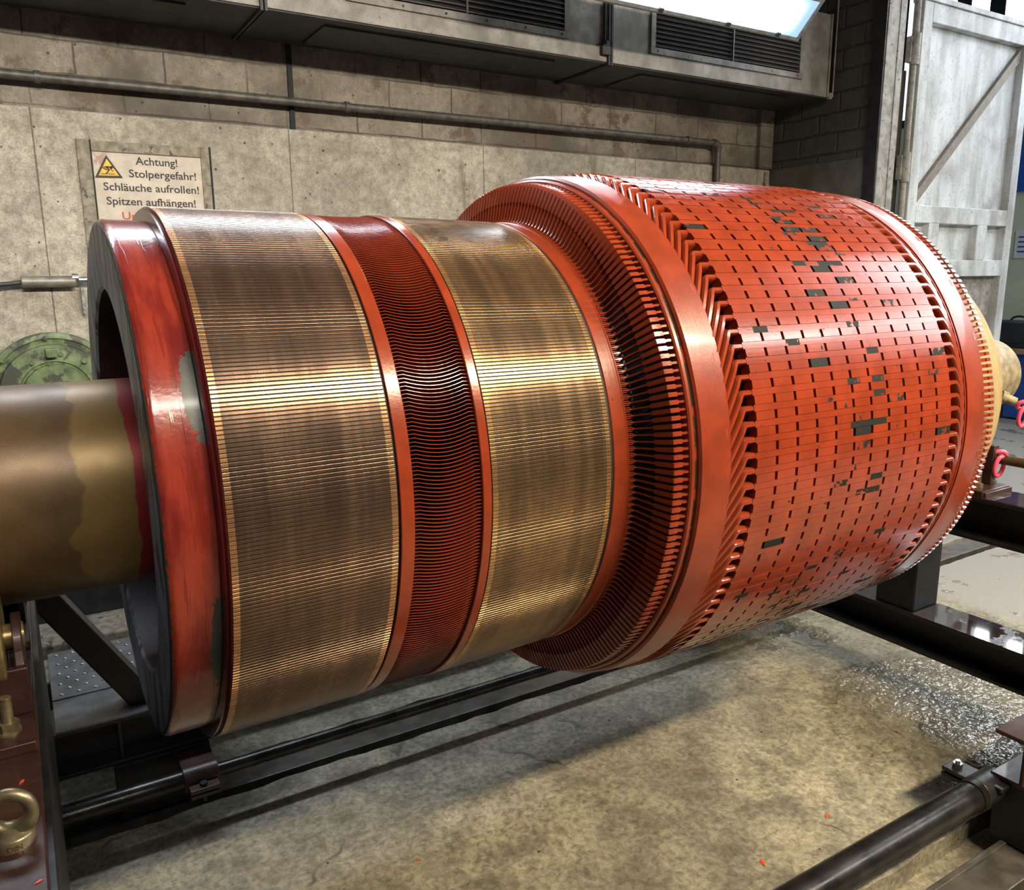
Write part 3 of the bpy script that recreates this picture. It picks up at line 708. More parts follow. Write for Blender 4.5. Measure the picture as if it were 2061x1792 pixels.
# laminated core: packets with cooling slots, wedge strips between
def core():
    b = MB(); rnd = random.Random(11); X0, X1 = 1.465, 2.254; NP = 11; SL = 0.0095
    pk = (X1 - X0 + SL) / NP
    RT, RW, RF = 0.7500, 0.7491, 0.722
    tw = pitch * 0.545
    def blk(x0, x1, t0, t1, r, a):
        n = len(b.v); K = 2
        ts = [t0 + (t1 - t0) * k / K for k in range(K + 1)]
        for x in (x0, x1):
            for t in ts: b.v.append(Vector((x, -r * cos(t), r * sin(t))))
            for t in ts: b.v.append(Vector((x, -RF * cos(t), RF * sin(t))))
        S = 2 * (K + 1)
        for k in range(K): b.face((n + k, n + k + 1, n + S + k + 1, n + S + k), a=a)
        b.face((n, n + S, n + S + K + 1, n + K + 1), a=a); b.face((n + K, n + 2 * K + 1, n + S + 2 * K + 1, n + S + K), a=a)
        for o_ in (0, S):
            b.face([n + o_ + k for k in range(K + 1)] + [n + o_ + K + 1 + k for k in range(K, -1, -1)], a=a)
    def prob(x, t):
        d = abs(((t - radians(20) + pi) % (2 * pi)) - pi)
        p = 0.46 * math.exp(-((x - (1.86 + 0.06 * sin(3 * t))) / 0.075) ** 2) * (0.55 + 0.45 * sin(t * 9 + 1)) + 0.026
        return p
    for i in range(NCO):
        tc = pitch * (i + 0.5)
        for k in range(NP):
            x0 = X0 + k * pk; x1 = x0 + pk - SL
            p = prob((x0 + x1) / 2, tc); a = rnd.uniform(0.30, 1.0) if rnd.random() < p else 0.0
            blk(x0, x1, tc - tw / 2, tc + tw / 2, RT + rnd.uniform(-0.0003, 0.0003), a)
        t0 = tc + tw / 2 + 0.0008; t1 = tc + pitch - tw / 2 - 0.0008
        segs = 16; rw = RW + rnd.uniform(-0.0004, 0.0006)
        for k in range(segs):
            x0 = X0 - 0.004 + (X1 - X0 + 0.008) * k / segs; x1 = X0 - 0.004 + (X1 - X0 + 0.008) * (k + 1) / segs
            p = prob((x0 + x1) / 2, tc) * 1.15; a = rnd.uniform(0.30, 1.0) if rnd.random() < p else 0.0
            blk(x0, x1, t0, t1, rw, a)
    return b
cb = core()
rp(cb, 'laminated_core', M['red_core'], smooth=0)
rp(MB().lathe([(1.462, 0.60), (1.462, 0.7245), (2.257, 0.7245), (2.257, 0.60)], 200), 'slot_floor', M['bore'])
# right end: yellow dusty bell, hub and journal
rp(MB().lathe([(2.49, 0.30), (2.49, 0.655), (2.54, 0.668), (2.62, 0.655), (2.75, 0.615), (2.90, 0.55), (2.99, 0.505), (3.0, 0.49), (3.0, 0.2)], 120), 'end_bell', M['yellow'])
rp(MB().lathe([(2.98, 0.1), (2.98, 0.245), (3.03, 0.25), (3.035, 0.215), (3.45, 0.215), (3.46, 0.165), (3.80, 0.160), (3.81, 0.15), (3.81, 0.0001)], 100), 'journal', M['hub'])

# ================================================================== ROLLER STANDS
def ibeam_y(b, x0, x1, y0, y1, z0, z1, tf=0.016, tw=0.012, m=None):
    b.box(x0, x1, y0, y1, z1 - tf, z1, m=m); b.box(x0, x1, y0, y1, z0, z0 + tf, m=m)
    xc = (x0 + x1) / 2; b.box(xc - tw / 2, xc + tw / 2, y0, y1, z0 + tf, z1 - tf, m=m)
def ibeam_x(b, x0, x1, y0, y1, z0, z1, tf=0.014, tw=0.012, m=None):
    b.box(x0, x1, y0, y1, z1 - tf, z1, m=m); b.box(x0, x1, y0, y1, z0, z0 + tf, m=m)
    yc = (y0 + y1) / 2; b.box(x0, x1, yc - tw / 2, yc + tw / 2, z0 + tf, z1 - tf, m=m)

def stand(x0, x1, sgn, loc, label, rs):
    """sgn: +1 feet reach toward +x (left stand), -1 toward -x (right stand)"""
    t = thing('roller_stand', loc, label, 'stand', 'heavy steel roller stands carrying the rotor')
    xc = (x0 + x1) / 2
    b = MB(); ibeam_y(b, x0, x1, -1.10, 1.15, 0.75, 0.92)
    b.obj('upper_beam', M['steel_brown'] if sgn > 0 else M['steel_black'], t, smooth=0, bevel=0.003)
    if sgn < 0:
        MB().box(x0 + 0.002, x1 - 0.002, -1.09, -0.40, 0.9195, 0.9215).obj('wet_film', M['wet_top'], t, smooth=0)
    b = MB(); ibeam_y(b, x0, x1, -1.02, 0.90, 0.21, 0.37)
    b.obj('base_beam', M['steel_black'], t, smooth=0, bevel=0.003)
    if sgn < 0:
        MB().box(x0 + 0.002, x1 - 0.002, -0.86, -0.21, 0.3695, 0.3712).obj('wet_film', M['wet_top'], t, smooth=0)
    for y in ((-0.205, -0.03), (0.50, 0.675)):
        MB().box(x0 + 0.02, x1 - 0.008, y[0], y[1], 0.37, 0.75).obj('post', M['steel_black'], t, smooth=0, bevel=0.006)
    fx0, fx1 = (x0 - 0.15, 0.425) if sgn > 0 else (2.462, x1 + 0.15)
    for y0, y1 in ((0.66, 0.84), (-1.05, -0.87)):
        f = MB(); ibeam_x(f, fx0, fx1, y0, y1, 0.21, 0.37)
        for xx in ((0.148,) if sgn > 0 else (2.75,)): f.box(xx - 0.006, xx + 0.006, y0 + 0.004, y1 - 0.004, 0.224, 0.356)
        f.obj('foot', M['steel_black'] if (y0 > 0 or sgn > 0) else M['steel_brown'], t, smooth=0, bevel=0.003)
        wx = ((0.125, 0.41), (fx0 + 0.02, fx0 + 0.2)) if sgn > 0 else ((2.475, 2.76), (fx1 - 0.2, fx1 - 0.02))
        for a, c in wx:
            MB().box(a, c, y0 + 0.005, y1 - 0.01, 0.004, 0.21).obj('wheel_box', M['steel_black'], t, smooth=0, bevel=0.004)
    # diagonal brace of square tube
    for yy in (0.75, -0.96):
        a = Vector((xc + sgn * 0.06, yy, 0.92)); c = Vector((0.255, yy, 0.345)) if sgn > 0 else Vector((x0 - 0.30, yy, 0.345))
        if yy < 0 and sgn > 0: continue
        d = (c - a); L = d.length; an = atan2(-d.z, d.x)
        MB().box(0, L - 0.02, -0.04, 0.04, -0.04, 0.04, Matrix.Translation(a) @ Matrix.Rotation(an, 4, 'Y')).obj('diagonal_brace', M['steel_black'], t, smooth=0, bevel=0.005)
    # rollers with bearing brackets
    R = 0.10
    rx = (x0 + 0.035, x1 - 0.038) if sgn > 0 else (x0 + 0.04, x1 - 0.035)
    dist = rs + R + 0.0; yy = 0.245; zz = AX - sqrt(dist * dist - yy * yy)
    for s in (-1, 1):
        yc = s * yy
        rr = MB().cyl((rx[0], yc, zz), (rx[1], yc, zz), R, 48)
        ro = rr.obj('roller', M['bronze'], t, bevel=0.004)
        MB().cyl((x0 + 0.004, yc, zz), (x1 - 0.004, yc, zz), 0.026, 24).obj('axle', M['bronze'], ro).location = (0, 0, 0)
        br_ = MB().box(x0 + 0.012, x1 - 0.003, yc - 0.205, yc + 0.205, 0.92, 0.94)
        br_.box(x0 + 0.012, x1 - 0.004, yc + s * 0.066, yc + s * 0.086, 0.94, zz - 0.035) if s < 0 else br_.box(x0 + 0.012, x1 - 0.003, yc + 0.066, yc + 0.08, 0.94, zz - 0.035)
        pol = [(yc - 0.08, 0.94), (yc + 0.08, 0.94), (yc + 0.08, zz - 0.03)] + [(yc + 0.062 * cos(a), zz - 0.01 + 0.055 * sin(a)) for a in [pi * k / 10 for k in range(11)]] + [(yc - 0.08, zz - 0.03)]
        for xa, xb in ((x0 + 0.012, x0 + 0.026), (x1 - 0.024, x1 - 0.008)):
            br_.prism(pol, xa, xb, lambda a, b_, d: Vector((d, a, b_)))
        bo = br_.obj('bearing_bracket', M['steel_brown'], t, smooth=30, bevel=0.002)
        for bx in (x0 + 0.06, x1 - 0.045):
            by = yc + s * 0.145
            bl = MB().cyl((bx, by, 0.94), (bx, by, 0.9445), 0.021, 24).hexa((bx, by, 0.9445), 0.0185, 0.017)
            for k in range(14): bl.cyl((bx, by, 0.9615 + k * 0.0035), (bx, by, 0.9639 + k * 0.0035), 0.0105, 16).cyl((bx, by, 0.9639 + k * 0.0035), (bx, by, 0.965 + k * 0.0035), 0.0092, 16)
            bl.obj('bolt', M['zinc'], bo, smooth=40).location = (0, 0, 0)
    return t
left = stand(-0.245, -0.045, 1, (-0.145, 0, 0), 'red-brown steel roller stand under the shaft at the left edge, with an eye bolt', 0.237)
right = stand(3.05, 3.25, -1, (3.15, 0, 0), 'wet dark steel roller stand under the far right rotor end, with pink lifting rings', 0.215)
MB().box(-0.047, -0.034, -1.10, 0.66, 0.37, 0.905).obj('side_plate', M['steel_black'], left, smooth=0, bevel=0.002)

# eye bolt on the left stand
def eyebolt(c, par, rz):
    c = Vector(c)
    e = MB(); e.rings([[c + Vector((r * cos(k * pi / 16), r * sin(k * pi / 16), z)) for k in range(32)] for r, z in ((0.031, 0), (0.031, 0.016), (0.028, 0.019), (0.020, 0.022), (0.015, 0.028))])
    R = Matrix.Rotation(rz, 3, 'Z'); cc = c + Vector((0, 0, 0.050)); pts = []
    for k in range(40):
        a = 2 * pi * k / 40 - pi / 2; pts.append(cc + R @ Vector((0.030 * cos(a), 0, 0.030 * sin(a))))
    rad = [0.0098 + 0.004 * max(0, -sin(2 * pi * k / 40 - pi / 2)) for k in range(40)]
    e.tube(pts, rad, 16, closed=True)
    o = e.obj('eye_bolt', M['zinc'], par, smooth=60); return o
eb = eyebolt((-0.088, -0.712, 0.92), left, radians(-12))

def text_mesh(txt, name, mat, parent, width, cap, fn, extrude=0.0006):
    cu = bpy.data.curves.new(name, 'FONT'); cu.body = txt; cu.extrude = 0.0; cu.offset = 0.014; cu.resolution_u = 3
    ob = bpy.data.objects.new(name, cu); COL.objects.link(ob)
    dg = bpy.context.evaluated_depsgraph_get(); me = bpy.data.meshes.new_from_object(ob.evaluated_get(dg))
    COL.objects.unlink(ob); bpy.data.objects.remove(ob); bpy.data.curves.remove(cu)
    xs = [v.co.x for v in me.vertices]; x0, x1 = min(xs), max(xs); k = width / (x1 - x0); ky = cap / 0.70
    b = MB(); n = len(me.vertices); b.v = [fn((v.co.x - x0) * k, v.co.y * ky, 0) for v in me.vertices]
    for p in me.polygons: b.face(list(p.vertices))
    b.fixn = False
    bpy.data.meshes.remove(me)
    return b.obj(name, mat, parent, smooth=0)
def coll(a, b_, d):                                                # lettering stamped round the collar
    t = -pi / 2 + 0.10 + (a - 0.0100) / 0.031
    return Vector((-0.088 + 0.0313 * cos(t), -0.712 + 0.0313 * sin(t), 0.9225 + b_))
tx = text_mesh('DIN', 'stamped_lettering', M['rust'], eb, 0.020, 0.009, coll); tx.location = (0, 0, 0)

# pipe clamp at the rear left foot
MB().box(0.125, 0.415, 0.650, 0.664, 0.006, 0.21).obj('foot_plate', M['steel_black'], left, smooth=0, bevel=0.002)
cl = MB().tube([(0.305, 0.543, 0.158), (0.415, 0.543, 0.158)], 0.041, 28)
cl.box(0.305, 0.413, 0.54, 0.650, 0.178, 0.198).box(0.315, 0.408, 0.462, 0.522, 0.126, 0.140).box(0.315, 0.408, 0.462, 0.522, 0.143, 0.157)
co = cl.obj('pipe_clamp', M['steel_brown'], left, bevel=0.003)
MB().hexa((0.36, 0.485, 0.157), 0.0125, 0.010).cyl((0.36, 0.485, 0.10), (0.36, 0.485, 0.160), 0.006, 12).obj('bolt', M['steel_dark'], co).location = (0, 0, 0)
cl = MB().tube([(2.386, -0.87, 0.17), (2.50, -0.87, 0.17)], 0.050, 28)
cl.box(2.43, 2.51, -0.825, -0.735, 0.165, 0.178).box(2.43, 2.51, -0.825, -0.735, 0.147, 0.160).box(2.42, 2.50, -0.93, -0.86, 0.19, 0.206)
co = cl.obj('pipe_clamp', M['steel_dark'], right, bevel=0.003)
MB().hexa((2.47, -0.765, 0.178), 0.015, 0.013).cyl((2.47, -0.765, 0.13), (2.47, -0.765, 0.20), 0.008, 12).obj('bolt', M['bright'], co).location = (0, 0, 0)

# pink swivel lifting rings, plate, tube on the right stand
MB().box(3.055, 3.245, -0.44, -0.28, 0.92, 0.945).obj('mounting_plate', M['steel_brown'], right, smooth=0, bevel=0.003)
def link(c, w, h, r, R):
    pts = []
    for k in range(36):
        a = 2 * pi * k / 36; x = w * cos(a); z = h * sin(a)
        pts.append(Vector(c) + R @ Vector((x, 0, z)))
    return pts
def lift_ring(c, par):
    c = Vector(c)
    nut = MB().cyl(c + Vector((-0.005, 0.03, 0.012)), c + Vector((-0.06, 0.09, 0.045)), 0.018, 20).cyl(c + Vector((-0.03, 0.055, 0.027)), c + Vector((-0.045, 0.07, 0.036)), 0.024, 20)
    o = nut.obj('swivel_nut', M['hub'], par, smooth=40)
    R1 = Matrix.Rotation(radians(-50), 3, 'Z') @ Matrix.Rotation(radians(25), 3, 'X')
    MB().tube(link(c, 0.021, 0.018, 0.012, R1), 0.0088, 14, closed=True).obj('lifting_ring', M['pink'], par, smooth=60)
    R2 = Matrix.Rotation(radians(-15), 3, 'Z') @ Matrix.Rotation(radians(8), 3, 'X')
    MB().tube(link(c + Vector((-0.010, -0.008, -0.043)), 0.021, 0.040, 0.010, R2), 0.0082, 14, closed=True).obj('lifting_ring_link', M['pink'], par, smooth=60)
lift_ring((3.215, -0.405, 1.062), right)
lift_ring((3.45, -0.355, 1.228), right)
MB().cyl((3.39, -0.19, 1.30), (3.42, -0.29, 1.258), 0.014, 14).obj('ring_bolt', M['steel_dark'], right)
MB().box(3.18, 3.215, -0.40, -0.36, 0.945, 1.10).obj('ring_bracket', M['steel_brown'], right, smooth=0, bevel=0.003)
tb = MB()
tb.rings([[Vector((3.22 + r * cos(k * pi / 12), y, 1.045 + r * sin(k * pi / 12))) for k in range(24)] for r, y in ((0.019, -0.30), (0.019, -0.52), (0.0145, -0.52), (0.0145, -0.32))], cap=True)
tb.obj('steel_tube', M['rust'], right, smooth=40)

# walkway plate behind the left foot
wp = MB().box(-0.028, 0.62, 0.66, 0.885, 0.3705, 0.3765).box(-0.028, 0.62, 0.885, 1.29, 0.3705, 0.380)
for i in range(11):
    for j in range(9):
        x = 0.00 + i * 0.052 + (j % 2) * 0.026; y = 0.915 + j * 0.043
        if x < 0.6:
            R = [[Vector((x + r * cos(k * pi / 5), y + r * sin(k * pi / 5), z)) for k in range(10)] for r, z in ((0.0065, 0.380), (0.0055, 0.3828), (0.003, 0.3842))]
            wp.rings(R, m=1)  # brighter steel stands in for the glint of water drops
wpo = wp.obj('walkway_plate', [M['steel_plate'], M['bright']], smooth=50)
tag(wpo, 'grey studded steel walkway plate lying on the left stand foot', 'plate')
ped = thing('timber_sleeper', (0.3, 1.16, 0), 'mossy grey timber sleeper under the rear edge of the studded plate', 'timber', 'timber sleepers on the floor behind the left stand')
MB().box(-1.2, 1.9, 1.06, 1.27, 0.0, 0.370).obj('beam', M['frame_dirty'], ped, smooth=0, bevel=0.008)
for k, (yy, h, lb) in enumerate(((1.62, 0.10, 'mossy grey timber sleeper on the floor just behind the studded plate'), (2.02, 0.12, 'dark timber sleeper on the floor nearest the back wall'))):
    o = MB().box(-1.4, 2.0, yy, yy + 0.24, 0.0, h).obj('timber_sleeper', M['frame_dirty'], smooth=0, bevel=0.01)
    tag(o, lb, 'timber', 'timber sleepers on the floor behind the left stand')

# tie pipes and floor rails
p = thing('tie_pipe', (1.0, 0.543, 0.125), 'dark steel tie pipe running behind and below the rotor, clamped to the left stand', 'pipe', 'tie pipes between the stands')
MB().cyl((-0.40, 0.543, 0.158), (0.33, 0.543, 0.158), 0.034, 32).obj('outer_pipe', M['steel_pipe'], p)
MB().cyl((0.32, 0.543, 0.158), (3.30, 0.543, 0.158), 0.0225, 32).obj('inner_pipe', M['steel_pipe'], p)
tp = thing('tie_pipe', (1.0, -0.87, 0.125), 'dark steel tie pipe in the lower right foreground, nearest the camera', 'pipe', 'tie pipes between the stands')
MB().cyl((-0.40, -0.87, 0.17), (2.385, -0.87, 0.17), 0.046, 32).cyl((2.36, -0.87, 0.17), (2.392, -0.87, 0.17), 0.049, 32).obj('outer_pipe', M['steel_pipe'], tp)
MB().cyl((2.38, -0.87, 0.17), (3.4, -0.87, 0.17), 0.033, 28).obj('inner_pipe', M['steel_pipe'], tp)
def rail(y0, y1, lip, label):
    b = MB().box(-6, 14, y0, y1, -0.07, -0.002)
    b.box(-6, 14, lip[0], lip[1], -0.07, 0.004)
    o = b.obj('floor_rail', M['rail'], smooth=0, bevel=0.003); tag(o, label, 'rail', 'rails sunk in the floor'); return o
rail(0.665, 0.81, (0.655, 0.675), 'sunk floor rail under the rear tie pipe and rear wheel boxes')
rail(-1.045, -0.925, (-0.937, -0.917), 'sunk floor rail in the lower right corner in front of the tie pipe')

# ================================================================== WALL FITTINGS
# ventilation duct
vd = thing('ventilation_duct', (2.3, 2.69, 3.10), 'long grey dusty ventilation duct along the top of the back wall', 'duct')
joints = (-1.6, 1.26, 3.46, 5.625)
for a, c in zip(joints[:-1], joints[1:]):
    b = MB().box(a + 0.004, c - 0.004, 2.40, 2.98, 3.10, 3.69); b.obj('duct_section', M['duct'], vd, smooth=0, bevel=0.003)
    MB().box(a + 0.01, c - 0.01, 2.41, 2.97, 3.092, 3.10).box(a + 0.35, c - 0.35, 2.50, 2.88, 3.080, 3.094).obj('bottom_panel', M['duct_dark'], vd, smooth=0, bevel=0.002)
for x in joints[1:3]:
    b = MB().box(x - 0.018, x - 0.004, 2.378, 2.99, 3.078, 3.70).box(x + 0.004, x + 0.018, 2.378, 2.99, 3.078, 3.70)
    b.cyl((x - 0.045, 2.385, 3.20), (x - 0.045, 2.385, 4.4), 0.007, 10).cyl((x - 0.03, 2.385, 3.20), (x - 0.03, 2.385, 4.4), 0.004, 8)
    b.box(x - 0.075, x - 0.012, 2.365, 2.40, 3.135, 3.185).cyl((x - 0.045, 2.38, 3.185), (x - 0.045, 2.38, 3.215), 0.022, 14)
    b.obj('flange_joint', M['duct_dark'], vd, smooth=30)
b = MB().box(5.585, 5.60, 2.385, 2.40, 3.10, 3.69).box(5.60, 5.632, 2.378, 2.40, 3.085, 3.13).cyl((5.645, 2.385, 3.1), (5.645, 2.385, 4.4), 0.006, 8)
b.obj('end_flange', M['duct'], vd, smooth=30)
def grille(x0, x1, z0, z1, label):
    f = MB()
    w_ = 0.04
    f.box(x0, x1, 2.386, 2.402, z0, z0 + w_).box(x0, x1, 2.386, 2.402, z1 - w_, z1).box(x0, x0 + w_, 2.386, 2.402, z0 + w_, z1 - w_).box(x1 - w_, x1, 2.386, 2.402, z0 + w_, z1 - w_)
    o = f.obj('grille', M['duct'], vd, smooth=0, bevel=0.002)
    q = MB().box(x0 + w_, x1 - w_, 2.3985, 2.3992, z0 + w_, z1 - w_).obj('grille_back', M['void'], o, smooth=0); q.location = (0, 0, 0)
    zz = z0 + w_ + 0.012
    while zz < z1 - w_ - 0.01:
        Rm = Matrix.Translation((0, 2.390, zz)) @ Matrix.Rotation(radians(35), 4, 'X')
        q = MB().box(x0 + w_, x1 - w_, -0.009, 0.009, -0.0012, 0.0012, Rm).obj('louver', M['louver'], o, smooth=0); q.location = (0, 0, 0)
        zz += 0.0285
    xm = (x0 + x1) / 2
    q = MB().box(xm - 0.005, xm + 0.005, 2.376, 2.388, z0 + w_, z1 - w_).obj('divider', M['louver'], o, smooth=0); q.location = (0, 0, 0)
    s = MB()
    for k in range(6):
        xs_ = x0 + 0.06 + k * (x1 - x0 - 0.12) / 5; s.cyl((xs_, 2.384, z0 + 0.02), (xs_, 2.3875, z0 + 0.02), 0.007, 10)
    s.obj('screw_row', M['steel_dark'], o).location = (0, 0, 0)
    return o
grille(1.70, 3.144, 3.195, 3.55, '')
grille(3.80, 5.295, 3.195, 3.55, '')

# fluorescent lamp hung in front of the duct
LX0, LX1 = 2.35, 4.66
lamp = thing('fluorescent_lamp', (3.5, 1.85, 3.40), 'long lit fluorescent lamp with glazed face hanging in front of the duct grille', 'lamp')
e1 = Vector((0, 1.915, 3.270)); e2 = Vector((0, 1.715, 3.470)); dirv = (e2 - e1).normalized(); nrm = Vector((0, -dirv.z, dirv.y)) * 1.0
if nrm.y > 0: nrm = -nrm
def lp(x, u, d): return Vector((x, 0, 0)) + e1 + dirv * u - nrm * d
LW = (e2 - e1).length
fr = MB()
for (xa, xb, ua, ub) in ((LX0, LX1, 0, 0.022), (LX0, LX1, LW - 0.022, LW), (LX0, LX0 + 0.03, 0.022, LW - 0.022), (LX1 - 0.03, LX1, 0.022, LW - 0.022)):
    fr.rings([[lp(xa, ua, d), lp(xb, ua, d), lp(xb, ub, d), lp(xa, ub, d)] for d in (-0.004, 0.02)])
fr.obj('face_frame', M['bright'], lamp, smooth=0, bevel=0.002)
hs = MB(); hs.rings([[lp(LX0 - 0.008, -0.012, 0.006), lp(LX1 + 0.008, -0.012, 0.006), lp(LX1 + 0.008, LW + 0.012, 0.006), lp(LX0 - 0.008, LW + 0.012, 0.006)],
          [lp(LX0 - 0.008, -0.012, 0.045), lp(LX1 + 0.008, -0.012, 0.045), lp(LX1 + 0.008, LW + 0.012, 0.045), lp(LX0 - 0.008, LW + 0.012, 0.045)],
          [lp(LX0 + 0.02, 0.06, 0.105), lp(LX1 - 0.02, 0.06, 0.105), lp(LX1 - 0.02, LW - 0.05, 0.105), lp(LX0 + 0.02, LW - 0.05, 0.105)]])
hs.obj('housing', M['lampbody'], lamp, smooth=0, bevel=0.003)
df = MB(); df.rings([[lp(LX0 + 0.03, 0.022, d), lp(LX1 - 0.03, 0.022, d), lp(LX1 - 0.03, LW - 0.022, d), lp(LX0 + 0.03, LW - 0.022, d)] for d in (0.002, 0.005)])
df.obj('diffuser', M['diff'], lamp, smooth=0)
for x in (2.9, 3.45, 4.0, 4.45):
    cp = MB(); cp.rings([[lp(x - 0.016, 0.004, d), lp(x + 0.016, 0.004, d), lp(x + 0.016, 0.03, d), lp(x - 0.016, 0.03, d)] for d in (-0.012, 0.0)])
    cp.obj('face_clip', M['duct_dark'], lamp, smooth=0, bevel=0.002)
MB().cyl((2.7, 1.86, 3.45), (2.7, 1.86, 4.6), 0.006, 8).cyl((4.3, 1.86, 3.45), (4.3, 1.86, 4.6), 0.006, 8).obj('hanger', M['steel_dark'], lamp)

# conduit along the wall
cd = thing('wall_pipe', (2.3, 2.96, 2.46), 'thin grey steel pipe along the back wall, bending down beside the corner', 'pipe')
path = [(-2.0, 2.93, 2.752), (4.94, 2.93, 2.788)] + [(4.94 + 0.05 * sin(a), 2.93, 2.738 + 0.05 * cos(a)) for a in (0.3, 0.6, 0.9, 1.2, 1.57)] + [(4.99, 2.93, 2.2), (4.99, 2.93, 0.4)]
MB().tube(path, 0.024, 18).obj('pipe_run', M['cond'], cd, smooth=50)
cpv = 0
for x in (0.25, 1.88, 4.66):
    z = 2.752 + (x + 2) / 6.94 * 0.036
    MB().tube([(x - 0.014, 2.93, z), (x + 0.014, 2.93, z)], 0.031, 18).box(x - 0.012, x + 0.012, 2.93, 3.0, z - 0.006, z + 0.006).obj('pipe_clip', M['cond'], cd)
MB().tube([(4.93, 2.93, 2.788), (4.965, 2.93, 2.782), (4.985, 2.93, 2.765), (4.99, 2.93, 2.73)], 0.031, 18).obj('elbow', M['cond'], cd, smooth=60)

# warning sign
sg = thing('warning_sign', (0.73, 2.96, 2.0), 'dirty framed paper sign in German warning of tripping, on the concrete wall', 'sign')
f = MB().box(0.392, 0.456, 2.957, 2.975, 1.85, 2.485).box(0.456, 1.012, 2.957, 2.975, 2.428, 2.482).box(1.012, 1.062, 2.957, 2.975, 1.85, 2.487).box(0.456, 1.012, 2.957, 2.975, 1.85, 1.90)
f.obj('sign_frame', M['frame_dirty'], sg, smooth=0, bevel=0.003)
MB().box(1.058, 1.068, 2.953, 2.975, 1.85, 2.487).box(0.456, 0.462, 2.953, 2.975, 1.85, 2.485).obj('frame_edge', M['void'], sg, smooth=0)
MB().box(0.460, 1.012, 2.966, 2.974, 1.90, 2.43).obj('paper_sheet', M['paper'], sg, smooth=0)
def wallxf(x0, z0, shear=0.035):
    return lambda a, b_, d: Vector((x0 + a, 2.9645, z0 + b_ + shear * a * 0.0))
for s, x0, wd, z0, cap, mt in (('Achtung!', 0.672, 0.214, 2.372, 0.040, 'ink'), ('Stolpergefahr!', 0.634, 0.346, 2.305, 0.040, 'ink'),
                         ('Schläuche aufrollen!', 0.502, 0.487, 2.232, 0.040, 'ink'), ('Spitzen aufhängen!', 0.510, 0.456, 2.158, 0.040, 'ink'), ('Un', 0.580, 0.075, 2.082, 0.040, 'ink_red')):
    text_mesh(s, 'lettering', M[mt], sg, wd, cap, wallxf(x0, z0))
tri = MB()
def rtri(cx, z0, wd, h, y):
    n = len(tri.v); 
    return [(cx - wd / 2, z0), (cx + wd / 2, z0), (cx, z0 + h)]
wy = lambda a, b_, d: Vector((a, d, b_))
MB().prism([(0.466, 2.294), (0.602, 2.298), (0.530, 2.412)], 2.962, 2.966, wy).obj('triangle_border', M['ink'], sg, smooth=0)
MB().prism([(0.484, 2.305), (0.584, 2.308), (0.531, 2.393)], 2.9605, 2.9625, wy).obj('warning_triangle', M['sign_yellow'], sg, smooth=0)
pc = MB()
def stroke(pts, wd):
    for (a, b_) in zip(pts[:-1], pts[1:]):
        a = Vector(a); b_ = Vector(b_); d = (b_ - a).normalized(); nn = Vector((-d.y, d.x)) * wd / 2; a = a - d * wd * 0.3; b_ = b_ + d * wd * 0.3
        pc.prism([tuple(a - nn), tuple(b_ - nn), tuple(b_ + nn), tuple(a + nn)], 2.9595, 2.9608, wy)
stroke([(0.531, 2.352), (0.545, 2.350), (0.552, 2.344)], 0.007)
stroke([(0.527, 2.351), (0.538, 2.336)], 0.010)
stroke([(0.527, 2.336), (0.519, 2.340), (0.508, 2.346)], 0.0055)
stroke([(0.534, 2.334), (0.530, 2.324), (0.521, 2.318)], 0.0055)
stroke([(0.544, 2.346), (0.549, 2.335), (0.557, 2.331)], 0.0045)
stroke([(0.527, 2.352), (0.519, 2.349), (0.514, 2.352)], 0.0045)
stroke([(0.500, 2.314), (0.565, 2.316)], 0.0035)
pc.prism([(0.553 + 0.006 * cos(k * pi / 6), 2.351 + 0.006 * sin(k * pi / 6)) for k in range(12)], 2.9595, 2.9608, wy)
pc.obj('stumbling_figure', M['ink'], sg, smooth=0)

# green end shield leaning on the wall, spray lance hung above it
ec = thing('machine_end_shield', (0.165, 2.88, 0.84), 'round green painted machine end shield against the wall behind the shaft', 'machine part')
def disc(prof, cx, cz, y):
    b = MB(); S = 72
    b.rings([[Vector((cx + r * cos(2 * pi * k / S), y - d, cz + r * sin(2 * pi * k / S))) for k in range(S)] for r, d in prof]); return b
DC = (0.165, 1.165); DR = 0.325
disc([(DR, 0.0), (DR, 0.05), (DR - 0.008, 0.055), (DR - 0.03, 0.055), (DR - 0.034, 0.045), (DR - 0.06, 0.045), (DR - 0.065, 0.06), (0.175, 0.065), (0.17, 0.055), (0.16, 0.055), (0.155, 0.07), (0.05, 0.072)], *DC, 2.95).obj('shield', M['green_paint'], ec, smooth=35)
for a, rr in ((80, 0.215), (120, 0.2), (50, 0.22), (95, 0.30), (35, 0.30), (140, 0.30)):
    x = DC[0] + rr * cos(radians(a)); z = DC[1] + rr * sin(radians(a)); MB().cyl((x, 2.87, z), (x, 2.93, z), 0.011, 14).obj('bolt_boss', M['green_paint'], ec)
MB().box(0.13, 0.185, 2.85, 2.90, 1.36, 1.41).obj('lug', M['green_paint'], ec, smooth=0, bevel=0.006)
MB().cyl((0.22, 2.87, 1.21), (0.22, 2.90, 1.21), 0.022, 16).obj('hole_plug', M['void'], ec)
st = MB().box(-0.15, 0.48, 2.62, 2.965, 0.0, 0.838).obj('support_box', M['steel_dark'], smooth=0, bevel=0.01)
tag(st, 'dark box on the floor by the wall carrying the green shield', 'box')
ln = thing('spray_lance', (0.18, 2.93, 1.70), 'grey sleeve of a spray lance hung level on the wall above the green disc', 'lance')
MB().cyl((0.065, 2.92, 1.753), (0.315, 2.92, 1.753), 0.030, 24).obj('sleeve', M['lance'], ln, bevel=0.004)
